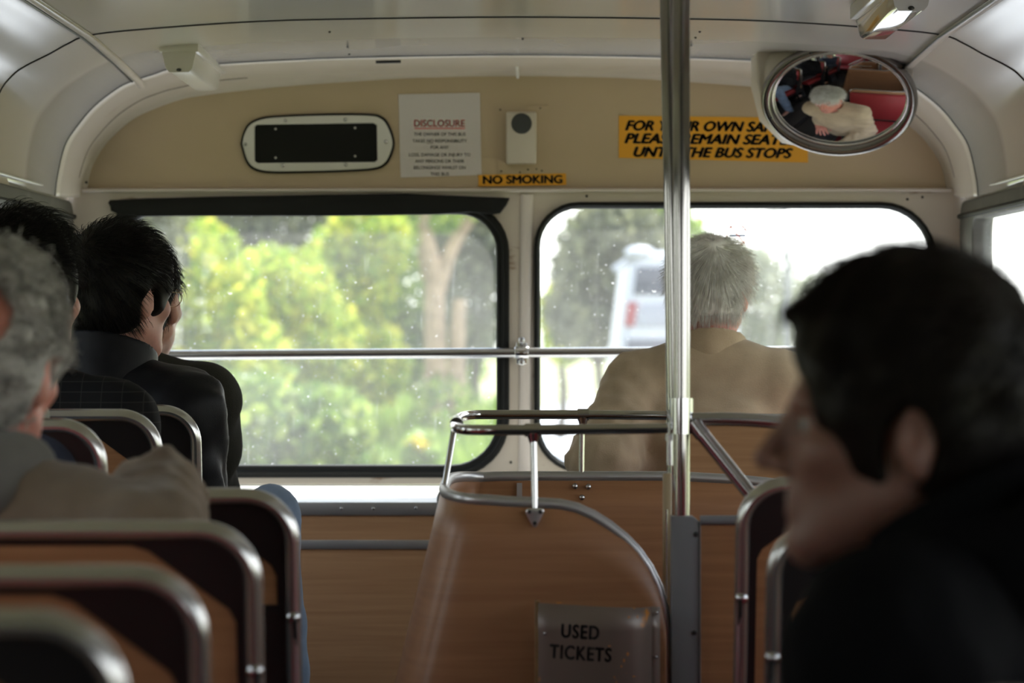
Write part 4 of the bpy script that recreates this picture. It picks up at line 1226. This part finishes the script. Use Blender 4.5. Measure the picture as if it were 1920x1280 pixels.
        Cf = Field(*[axis(min(cbase[q], ctop[q])-.13, max(cbase[q], ctop[q])+.13, .0045) for q in range(3)])
        thick = .005 if collar != 'high' else .013
        fr = Rb @ np.array((0, 1.0, 0))
        Cf.put(cut(shell(wrinkle(cone(cbase-nd*(-.05), ctop-nd*.05, r1, r2), .0015, 50, seed), thick), (ctop, -nd+fr*.25), (cbase, nd)), .006)
        Cf.put(half(nb+fr*.05, -fr+np.array((0, 0, .4)), cbase-.2, ctop+.2), .01, 'sub') if collar != 'high' else None
        V, Q = Cf.mesh(); part('collar', V, [list(f) for f in Q], collar_m or jacket, jk)
        if hood is not None:
            Hf = Field(*[axis(nb[q]-.22, nb[q]+.22, .008) for q in range(3)])
            for (p, r) in hood['parts']: Hf.put(wrinkle(ell(wb(nb, p), r, Rb), .003, 50, seed), .03)
            Hf.put(ell(h+Rh @ np.array((0, .0, -.03)), (.088, .10, .12), Rh), .02, 'sub')
            V, Q = Hf.mesh(); part('hood', V, [list(f) for f in Q], hood['m'], jk)
    # --- trousers and shoes
    tr = trousers or DARKTROU; st = .012
    lo2 = np.min([p for a in Lg for p in a]+[sp], 0)-.16; hi2 = np.max([p for a in Lg for p in a]+[sp], 0)+.16
    T_ = Field(axis(lo2[0], hi2[0], st), axis(lo2[1], hi2[1], st), axis(lo2[2], hi2[2], st))
    T_.put(wrinkle(ell(hip-np.array((0, 0, .005)), (.160, .118, .095), Rl), .003, 40, seed), .04)
    for i, (a, b, c_) in enumerate(Lg):
        T_.put(wrinkle(cone(a, b, .080, .060), .004, 45, seed+i), .04)
        T_.put(wrinkle(cone(b, c_, .060, .050), .005, 40, seed+3+i), .025)
    V, Q = T_.mesh(); part('trousers', V, [list(f) for f in Q], tr)
    for a, b, c_ in Lg:
        f0 = c_+np.array((0, 0, -.035)); ft_ = c_+Rl @ np.array((0, .17, -.062))
        sf = Field(*[axis(min(f0[q], ft_[q])-.09, max(f0[q], ft_[q])+.09, .008) for q in range(3)])
        sf.put(cone(f0+Rl @ np.array((0, -.03, -.005)), f0+np.array((0, 0, .02)), .040, .044), .02); sf.put(cone(f0+Rl @ np.array((0, .02, -.01)), ft_, .042, .034), .03)
        sf.put(half((0, 0, c_[2]-.085), (0, 0, 1), np.minimum(f0, ft_)-.2, np.maximum(f0, ft_)+.2), .004, 'sub')
        V, Q = sf.mesh(); part('shoe', V, [list(f) for f in Q], SHOEL)
    return body, h, Rh, nb, Rb

def hp(px, py, d): return np.array((X(px, d), d, Z(py, d)))

# grey-haired person in the brown jacket, arm hooked over the seat back
d = 4.56
person('grey curly-haired person in a brown jacket with an arm over the seat back', (-.70, 4.53, .49), hp(-26, 688, d), -18, -4, 3, byaw=-22, drop=.165,
       jacket=BROWNCLOTH, skin=SKINR, hmat=HCURL, collar='fold', collar_m=GREYCOL, seed=3, wr=.006, bulk=-.002,
       hood={'parts': [((0, -.075, -.01), (.105, .05, .06)), ((.07, -.02, .015), (.05, .07, .05)), ((-.07, -.02, .015), (.05, .07, .05))], 'm': GREYCOL},
       fore=.046, shw=.150, arms={1: (hp(285, 1020, 4.37), hp(302, 928, 4.72))},
       hair=dict(t=.020, top=.024, lump=.009, n=6500, len=.05, lift=.55, curl=1.0, r=.0007, nape=-.085, bald=((.035, -.112, .072), (.056, .06, .052)), comb=comb_field((.1, -.5, -.7), None, .7)))
# dark-haired person in the checked jacket
d = 6.62
person('dark-haired person in a dark checked jacket by the left wall', (-.84, 6.72, .575), hp(48, 552, d), -36, 0, 0, byaw=-8,
       jacket=CHECK, skin=SKINP, hmat=HBLACK, collar='low', seed=5, wr=.004, bulk=.004, shw=.18,
       hair=dict(t=.016, top=.030, lump=.006, n=4200, len=.05, lift=.42, r=.0006, nape=-.07, extra=(((0, .06, .10), (0, .095, .085), .03, .02),), comb=comb_field((0, .6, -.35), None, .45)))
# person with glasses in the black padded jacket
d = 7.37
pg = person('dark-haired person with thin metal glasses and a black padded jacket', (-.76, 7.44, .60), hp(228, 556, d), -40, -2, 0, byaw=-12, elbow=.0,
       jacket=BLACKNYL, skin=SKINP, hmat=HBLACK, collar='high', seed=7, wr=.006, bulk=.022, trousers=DENIM, shw=.162, nshift=(-.02, 0, 0),
       legs={1: ((X(506, 7.74), 7.74, Z(968, 7.74)), (X(538, 7.74), 7.78, .30))},
       hair=dict(t=.022, top=.027, lump=.004, n=4200, len=.042, lift=.36, r=.0006, nape=-.078, extra=(((0, .07, .085), (0, .112, .055), .03, .012),), comb=comb_field((0, .5, -.5), None, .35)))
gb, gh, gR = pg[0], pg[1], pg[2]
gw = lambda p: gh+gR @ np.array(p, float)
gf = MB()
for sx in (-1, 1):
    gf.tube([gw((sx*.031+.024*math.cos(a), .112, .002+.018*math.sin(a))) for a in np.linspace(0, 2*math.pi, 24, endpoint=False)], .0009, closed=True, seg=6)
    gf.tube([gw((sx*.056, .111, .010)), gw((sx*.070, .098, .011)), gw((sx*.079, .02, .012)), gw((sx*.083, -.012, .010))], .0014, seg=6)
gf.tube([gw((-.008, .113, .005)), gw((0, .115, .008)), gw((.008, .113, .005))], .001, seg=6)
go = gf.build('glasses', mat('gold_wire', (.75, .68, .50), rough=.2, metal=1), gb)
go['label'] = 'thin gold wire glasses'
# person in the olive jacket in the front row
d = 8.05
person('person in an olive jacket in the front row, right ear lit red', (-.765, 8.08, .575), hp(266, 568, d), -16, 0, 0, byaw=-10,
       jacket=OLIVE, skin=SKIN, hmat=HBROWN, collar='fold', seed=9, wr=.005, bulk=.010, shw=.19, elbow=.0, nshift=(-.04, 0, .02), trousers=DARKTROU,
       hair=dict(t=.010, top=.016, lump=.002, n=2500, len=.03, lift=.3, r=.0006, nape=-.075, comb=comb_field((0, .4, -.7), None, .3)))
# person whose hood shows behind the grey curly hair
d = 5.86
person('person in a navy jacket with a grey-green hood by the left wall', (-.90, 5.92, .575), hp(28, 612, d), -14, -4, 0, byaw=-58, lyaw=-10, shw=.15, elbow=-.01,
       jacket=NAVY, skin=SKIN, hmat=HBROWN, collar='low', seed=11, wr=.004, bulk=.006,
       hood={'parts': [((.02, -.085, .015), (.10, .055, .065)), ((.085, -.02, .03), (.045, .075, .05)), ((-.085, -.02, .03), (.045, .075, .05)), ((.07, -.06, .045), (.045, .045, .04))], 'm': GREYGREEN},
       hair=dict(t=.010, top=.014, lump=.002, n=1500, len=.03, lift=.3, r=.0006, comb=comb_field((0, .4, -.7), None, .3)))
# grey-haired person in the tan coat beyond the stairs
d = 8.25
pt_ = person('grey-haired person in a tan coat facing the right front window', (X(1320, 8.02), 8.14, .52), hp(1332, 549, d), -5, 2, 0, byaw=-2, hs=.95, drop=.188,
       jacket=TANCLOTH, skin=SKINR, hmat=HGREY, collar='fold', seed=13, wr=.0045, bulk=.012, shw=.158,
       arms={-1: (hp(1128, 868, 8.02), hp(1215, 905, 8.25))},
       hair=dict(t=.004, top=.012, lump=.003, n=8000, len=.07, lift=-.06, r=.0006, nape=-.034, comb=comb_field((.25, -.3, -1.6), (.02, -.09, .075), .06)))
# dark-haired person in profile in the foreground
d = 3.30
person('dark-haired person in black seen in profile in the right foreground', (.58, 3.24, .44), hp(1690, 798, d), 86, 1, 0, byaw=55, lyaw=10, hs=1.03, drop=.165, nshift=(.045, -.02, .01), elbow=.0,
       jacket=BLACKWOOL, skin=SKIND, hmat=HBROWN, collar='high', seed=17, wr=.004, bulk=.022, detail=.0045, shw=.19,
       hood={'parts': [((0, -.10, .03), (.13, .06, .08)), ((.10, -.03, .03), (.05, .09, .07)), ((-.10, -.03, .0), (.05, .09, .06))], 'm': BLACKWOOL},
       hair=dict(t=.018, top=.034, lump=.004, n=5000, len=.035, lift=.12, r=.0006, nape=-.085, face=(0, .150, -.050), facer=(.12, .090, .138), fringe=.105,
                 extra=(((0, .045, .112), (-.012, .101, .094), .018, .006), ((-.072, .03, .02), (-.070, .030, -.02), .012, .007)),
                 comb=comb_field((0, .5, -.6), None, .2)))
# ---------------------------------------------------------------- outside: road, verge, hedge and trees, the bus ahead
GZ = EYE-3.3
def leafmat(name, c1, c2, c3):
    m, nt, b = new_mat(name)
    geo = nt.nodes.new('ShaderNodeNewGeometry'); r = nt.nodes.new('ShaderNodeValToRGB')
    r.color_ramp.elements[0].color = (*c1, 1); r.color_ramp.elements[1].color = (*c3, 1)
    e = r.color_ramp.elements.new(.55); e.color = (*c2, 1)
    nt.links.new(geo.outputs['Random Per Island'], r.inputs[0]); nt.links.new(r.outputs[0], b.inputs['Base Color'])
    b.inputs['Roughness'].default_value = .5
    tl = nt.nodes.new('ShaderNodeBsdfTranslucent'); mx = nt.nodes.new('ShaderNodeMixShader'); mx.inputs[0].default_value = .5
    nt.links.new(r.outputs[0], tl.inputs[0]); nt.links.new(b.outputs[0], mx.inputs[1]); nt.links.new(tl.outputs[0], mx.inputs[2])
    nt.links.new(mx.outputs[0], nt.nodes['Material Output'].inputs[0])
    return m
LEAF_Y = leafmat('spring_leaves', (.16, .27, .03), (.38, .47, .06), (.72, .66, .08))
LEAF_G = leafmat('green_leaves', (.07, .13, .03), (.20, .30, .05), (.40, .47, .10))
LEAF_D = leafmat('dull_twiggy_leaves', (.09, .10, .06), (.17, .18, .10), (.26, .26, .15))
LEAF_P = leafmat('haze_paled_leaves', (.20, .22, .16), (.30, .32, .22), (.42, .43, .30))  # leaf colours paled to stand for haze over the far trees
FLOW = leafmat('yellow_flowers', (.75, .50, .03), (.85, .62, .04), (.90, .75, .10))
GRASSM = leafmat('grass_blades', (.16, .26, .04), (.26, .38, .07), (.38, .48, .12))
BARK = mat('pale_bark', (.42, .30, .20), rough=.9, var=.3, vscale=6)
BARKD = mat('dark_bark', (.08, .065, .05), rough=.9, var=.3, vscale=6)

def leaves(cl, n, size, g, flat=.3):
    """n leaf blades scattered in the outer part of the ellipsoids cl = [(centre, radii)]"""
    vol = np.array([np.prod(r)**(2/3) for _, r in cl]); pk = g.choice(len(cl), n, p=vol/vol.sum())
    C = np.array([c for c, _ in cl])[pk]; R_ = np.array([r for _, r in cl])[pk]
    v = g.normal(size=(n, 3)); v /= np.linalg.norm(v, axis=1, keepdims=True)
    P = C+R_*v*(g.uniform(.35, 1.05, n)**.6)[:, None]
    a = g.normal(size=(n, 3)); a /= np.linalg.norm(a, axis=1, keepdims=True)
    b = np.cross(a, g.normal(size=(n, 3))); b /= np.linalg.norm(b, axis=1, keepdims=True)+1e-9
    c_ = np.cross(a, b)
    s = (size*g.uniform(.6, 1.3, n))[:, None]
    V = np.stack([P-a*s*.5, P+b*s*.28+c_*s*.06, P+a*s*.5, P-b*s*.28+c_*s*.06], 1).reshape(-1, 3)
    F = np.arange(n*4).reshape(n, 4)
    return V, F
def leaf_obj(name, cl, n, size, m, parent, seed, loc):
    V, F = leaves(cl, n, size, np.random.default_rng(seed))
    me = bpy.data.meshes.new(name); V = V-np.array(loc)
    me.vertices.add(len(V)); me.vertices.foreach_set('co', V.ravel()); me.loops.add(F.size); me.polygons.add(len(F))
    me.loops.foreach_set('vertex_index', F.ravel()); me.polygons.foreach_set('loop_start', np.arange(0, F.size, 4)); me.polygons.foreach_set('loop_total', np.full(len(F), 4))
    me.update(calc_edges=True)
    o = link(name, me, m); o.location = loc
    if parent is not None: attach(o, parent)
    return o
def tree(name, x, y, trunk_h, crown, n, size, lm, bm_, label, cat, group, seed, tr=.18, tilt=0):
    t = empty(name, (x, y, GZ))
    b = MB(); g = np.random.default_rng(seed)
    top = np.array((x+tilt, y, GZ+trunk_h))
    b.tube(bez([(x, y, GZ-.1), (x+tilt*.3+.1, y, GZ+trunk_h*.5), tuple(top)], 5), np.linspace(tr, tr*.6, 11), seg=10)
    for c, r in crown: 
        c = np.array(c); b.tube(bez([tuple(top*.9+np.array((x, y, GZ))*.1), tuple((top+c)/2+g.normal(size=3)*.2), tuple(c+np.array((0, 0, r[2]*.5)))], 4), np.linspace(tr*.5, .03, 9), seg=6)
    b.build('trunk', bm_, t)
    leaf_obj('foliage', crown, n, size, lm, t, seed, (x, y, GZ))
    tag(t, label, cat, group); return t

rd = MB().box((-400, -60, GZ-.3), (400, 420, GZ-.02)).build('ground', mat('field_earth', (.26, .27, .13), rough=.95, var=.2, vscale=.4)); struct(rd)
# the road runs straight under the bus and bends to the right ahead
cl_ = bez([(.6, -60, 0), (.6, 0, 0), (.6, 60, 0), (1.6, 100, 0), (5, 150, 0), (16, 230, 0)], 12)
V = []; F = []
for i, p in enumerate(cl_):
    a, b_ = cl_[max(i-1, 0)], cl_[min(i+1, len(cl_)-1)]; t = (b_-a)/np.linalg.norm(b_-a); nn = np.array((t[1], -t[0], 0))
    V += [tuple(p-nn*3.2+np.array((0, 0, GZ))), tuple(p+nn*3.4+np.array((0, 0, GZ)))]
for i in range(len(cl_)-1): F.append((2*i, 2*i+1, 2*i+3, 2*i+2))
ro = link('road', mesh_from('road', V, F, 0), mat('pale_asphalt', (.42, .42, .44), rough=.85, var=.1, vscale=3)); struct(ro)

def Wp(px, py, d): return np.array((X(px, d), d, Z(py, d)))
def blob(px, py, d, rx, rz, ry=2.0): return (Wp(px, py, d), (rx*d/FPX, ry, rz*d/FPX))
# wall of hedge trees that fills the left front window
specs = [(205, 52, LEAF_D, [(205, 440, 150, 170), (180, 640, 150, 200)], 'dull leafy hedge tree behind the person with glasses'),
         (370, 55, LEAF_Y, [(360, 560, 130, 150), (430, 690, 120, 120), (330, 760, 130, 120)], 'yellow-green bush low beside the olive jacket, seen through the left window'),
         (430, 64, LEAF_D, [(380, 430, 170, 130), (520, 440, 150, 120)], 'dull grey-green tree along the top of the left window'),
         (520, 58, LEAF_Y, [(520, 570, 110, 110), (490, 680, 110, 110), (590, 640, 90, 100)], 'bright yellow-green bush in the middle of the left window'),
         (640, 60, LEAF_Y, [(650, 540, 90, 130), (690, 450, 80, 90), (670, 680, 100, 90)], 'tall yellow-green bush left of the pale trunk'),
         (480, 48, LEAF_G, [(470, 790, 130, 90), (590, 800, 110, 80), (560, 880, 180, 60)], 'rounded green shrub low in the left window'),
         (890, 72, LEAF_D, [(880, 560, 70, 130), (900, 440, 110, 110), (830, 380, 150, 90)], 'dark grey-green tree behind the pillar between the front windows'),
         (760, 76, LEAF_G, [(740, 520, 110, 150), (700, 640, 140, 120), (820, 660, 110, 90)], 'mid-green tree behind the pale trunk')]
for i, (px, d, lm, bl, lab) in enumerate(specs):
    cr = [blob(a, b_, d, c, e, 1.2) for a, b_, c, e in bl]
    tree('hedge_tree', X(px, d), d, 2.2, cr, 5200, .23, lm, BARKD, lab, 'tree', 'trees filling the left window', 100+i, .12)
# pale trunk with its forks, right of the middle of the left window
d = 62
tk = empty('tree', (X(820, d), d, GZ)); b = MB()
b.tube(bez([(X(820, d), d, GZ-.1), (X(818, d), d, Z(800, d)), (X(815, d), d, Z(600, d)), (X(812, d), d, Z(500, d))], 6), np.linspace(.22, .15, 19), seg=12)
b.tube(bez([(X(814, d), d, Z(560, d)), (X(850, d), d, Z(460, d)), (X(905, d), d, Z(380, d))], 5), np.linspace(.15, .07, 11), seg=10)
b.tube(bez([(X(812, d), d, Z(520, d)), (X(795, d), d, Z(440, d)), (X(790, d), d, Z(360, d))], 5), np.linspace(.2, .1, 11), seg=10)
b.tube(bez([(X(858, d), d, GZ-.1), (X(856, d), d, Z(700, d)), (X(862, d), d, Z(560, d))], 5), np.linspace(.2, .1, 11), seg=10)
b.build('trunk', BARK, tk)
leaf_obj('foliage', [blob(800, 380, d, 120, 60), blob(740, 470, d, 50, 50), blob(830, 760, d, 60, 60)], 1500, .22, LEAF_G, tk, 140, (X(820, d), d, GZ))
tag(tk, 'tree with a forked pale trunk near the right end of the left window', 'tree')
# flowering plants and the grass verge below
g = np.random.default_rng(5)
for i, (px, py, d, rx, rz, lab) in enumerate(((835, 750, 66, 48, 26, 'clump of yellow flowers near the lower right corner of the left window'), (790, 835, 56, 26, 22, 'smaller clump of yellow flowers low in the left window'))):
    f = empty('flowering_bush', (X(px, d), d, GZ))
    leaf_obj('blossoms', [blob(px, py, d, rx, rz, .5)], 420, .16, FLOW, f, 160+i, (X(px, d), d, GZ))
    leaf_obj('foliage', [blob(px, py+40, d, rx*1.5, 70, .6)], 1300, .20, GRASSM, f, 170+i, (X(px, d), d, GZ))
    tag(f, lab, 'flowers', None)
n = 9000
P = np.stack([g.uniform(-4.2, -.0, n), g.uniform(46, 66, n), np.zeros(n)], 1)
bank = GZ+np.clip((P[:, 1]-50)/14, 0, 1)*1.55
hgt = g.uniform(.25, .6, n); a = g.uniform(0, 6.28, n); dx, dy = np.cos(a)*.05, np.sin(a)*.05; ln = g.normal(size=(n, 2))*.12
V = np.stack([np.stack([P[:, 0]-dx, P[:, 1]-dy, bank], 1), np.stack([P[:, 0]+dx, P[:, 1]+dy, bank], 1), np.stack([P[:, 0]+ln[:, 0], P[:, 1]+ln[:, 1], bank+hgt], 1)], 1).reshape(-1, 3)
gr_ = link('verge_grass', mesh_from('verge_grass', V, np.arange(n*3).reshape(-1, 3), 0), GRASSM); tag(gr_, 'long grass on the bank seen low in the left window', 'grass'); gr_['kind'] = 'stuff'
bk2 = link('verge_bank', mesh_from('verge_bank', [(-9, 48, GZ), (-.2, 48, GZ), (-.2, 64, GZ+1.5), (-9, 64, GZ+1.5), (-.2, 80, GZ+1.5), (-9, 80, GZ+1.5)], [(0, 1, 2, 3), (3, 2, 4, 5)], 0), mat('bank_grass', (.20, .28, .07), rough=.95, var=.25, vscale=2)); struct(bk2)

# trees seen through the right window
specs = [(1120, 92, LEAF_D, [(1110, 500, 75, 110), (1160, 440, 90, 80), (1090, 590, 70, 80), (1200, 560, 90, 110)], 'grey-green tree left of the bus ahead', 3600),
         (1230, 110, LEAF_G, [(1230, 440, 70, 90), (1270, 520, 80, 120), (1205, 410, 40, 40)], 'taller green tree above the bus ahead', 3000),
         (1440, 150, LEAF_P, [(1430, 560, 80, 100), (1400, 520, 60, 60), (1470, 640, 90, 70)], 'pale hazy tree right of the grey-haired person', 2600),
         (1530, 160, LEAF_P, [(1540, 590, 90, 80), (1620, 620, 100, 70)], 'low haze-paled tree beyond the lamp post', 2200),
         (1050, 105, LEAF_Y, [(1045, 590, 34, 60), (1060, 640, 40, 40)], 'small yellow-green tree at the left edge of the right window', 1200)]
for i, (px, d, lm, bl, lab, n) in enumerate(specs):
    cr = [blob(a, b_, d, c, e, 2) for a, b_, c, e in bl]
    tree('roadside_tree', X(px, d), d, 2.4, cr, n, .42, lm, BARKD, lab, 'tree', 'trees along the road ahead', 200+i, .15)
# unseen hedge close along the left, added to dim the left windows
for i, y in enumerate((-1, 4, 9, 14, 19, 25, 31)):
    cr = [((-5.6, y, GZ+2.2), (1.5, 2.5, 2.2)), ((-5.9, y+1, GZ+3.9), (1.4, 2.0, 1.6))]
    tree('shade_bush', -5.8, y, 1.6, cr, 9000, .13, LEAF_D, BARKD, 'unseen roadside bush added to dim the left side windows', 'bush', 'unseen bushes beside the bus on the left', 300+i, .1)
# lamp post
lp = empty('lamp_post', (X(1477, 110), 110, GZ)); b = MB()
b.tube([(X(1477, 110), 110, GZ), (X(1477, 110), 110, Z(405, 110))], np.array((.14, .09)), seg=12).build('post', mat('post_grey', (.20, .20, .21), rough=.6), lp)
b = MB(); b.tube(bez([(X(1477, 110), 110, Z(407, 110)), (X(1472, 110), 110, Z(396, 110)), (X(1455, 110), 110, Z(392, 110))], 5), .06, seg=8); b.build('arm', MATS['post_grey'], lp)
MB().ball((X(1450, 110), 110, Z(392, 110)), (.3, .12, .08), 8).build('lamp_head', MATS['post_grey'], lp)
tag(lp, 'grey lamp post beyond the right window', 'lamp post')

# the vehicle ahead: rear of a tall pale bus leaning a little
d = 60.0; k = d/FPX
bw = empty('bus', (X(1278, d), d+3, GZ))
BWHITE = mat('bus_white', (.44, .45, .51), rough=.4); BGLASS = mat('bus_dark_glass', (.05, .055, .085), rough=.1); BRED = mat('bus_red', (.26, .035, .045), rough=.4); BGREY = mat('bus_grey', (.28, .29, .35), rough=.5)
sk = .13                         # lean: the left side slopes outwards towards the ground
def lp_(pts): return [(X(px-(py-480)*sk*(1 if px < 1280 else -.0), d), Z(py, d)) for px, py in pts]
def bp(name, pts, th, m, dy=0, bev=.03, par=None): return plate(name, [lp_(pts)], th, m, par or bw, O=(0, d+dy, 0), bevel=bev)
bp('body', [(1186, 492), (1196, 478), (1215, 471), (1360, 471), (1376, 480), (1386, 495), (1388, 980), (1188, 980)], 8.0, BWHITE, 0, .15)
bp('upper_window', [(1196, 500), (1380, 500), (1382, 552), (1196, 552)], .04, BGLASS, -.03)
bp('emblem_band', [(1212, 570), (1380, 570), (1380, 612), (1212, 612)], .04, BGREY, -.03)
bp('tail_lamp', [(1187, 566), (1207, 566), (1207, 612), (1187, 612)], .05, BRED, -.04)
bp('tail_lamp', [(1364, 566), (1384, 566), (1384, 612), (1364, 612)], .05, BRED, -.04)
bp('lower_window', [(1196, 636), (1382, 636), (1384, 692), (1196, 692)], .04, BGLASS, -.03)
bp('lower_panel', [(1190, 720), (1386, 720), (1386, 900), (1190, 900)], .04, BGREY, -.03)
MB().tube([(X(1190, d), d+.3, Z(480, d)), (X(1152, d), d+.3, Z(506, d))], .06, seg=8).build('mirror_arm', BWHITE, bw)
MB().ball((X(1200, d), d+.2, Z(474, d)), (.25, .3, .12), 8).build('roof_dome', BWHITE, bw)
for sx in (-1, 1):
    for yy in (1.2, 6.5): MB().tube([(X(1278, d)+sx*.62-.12, d+yy, GZ+.48), (X(1278, d)+sx*.62+.12, d+yy, GZ+.48)], .48, seg=28).build('wheel', RUBBER, bw)
tag(bw, 'rear of a tall white bus on the road ahead, behind the grab poles', 'bus')
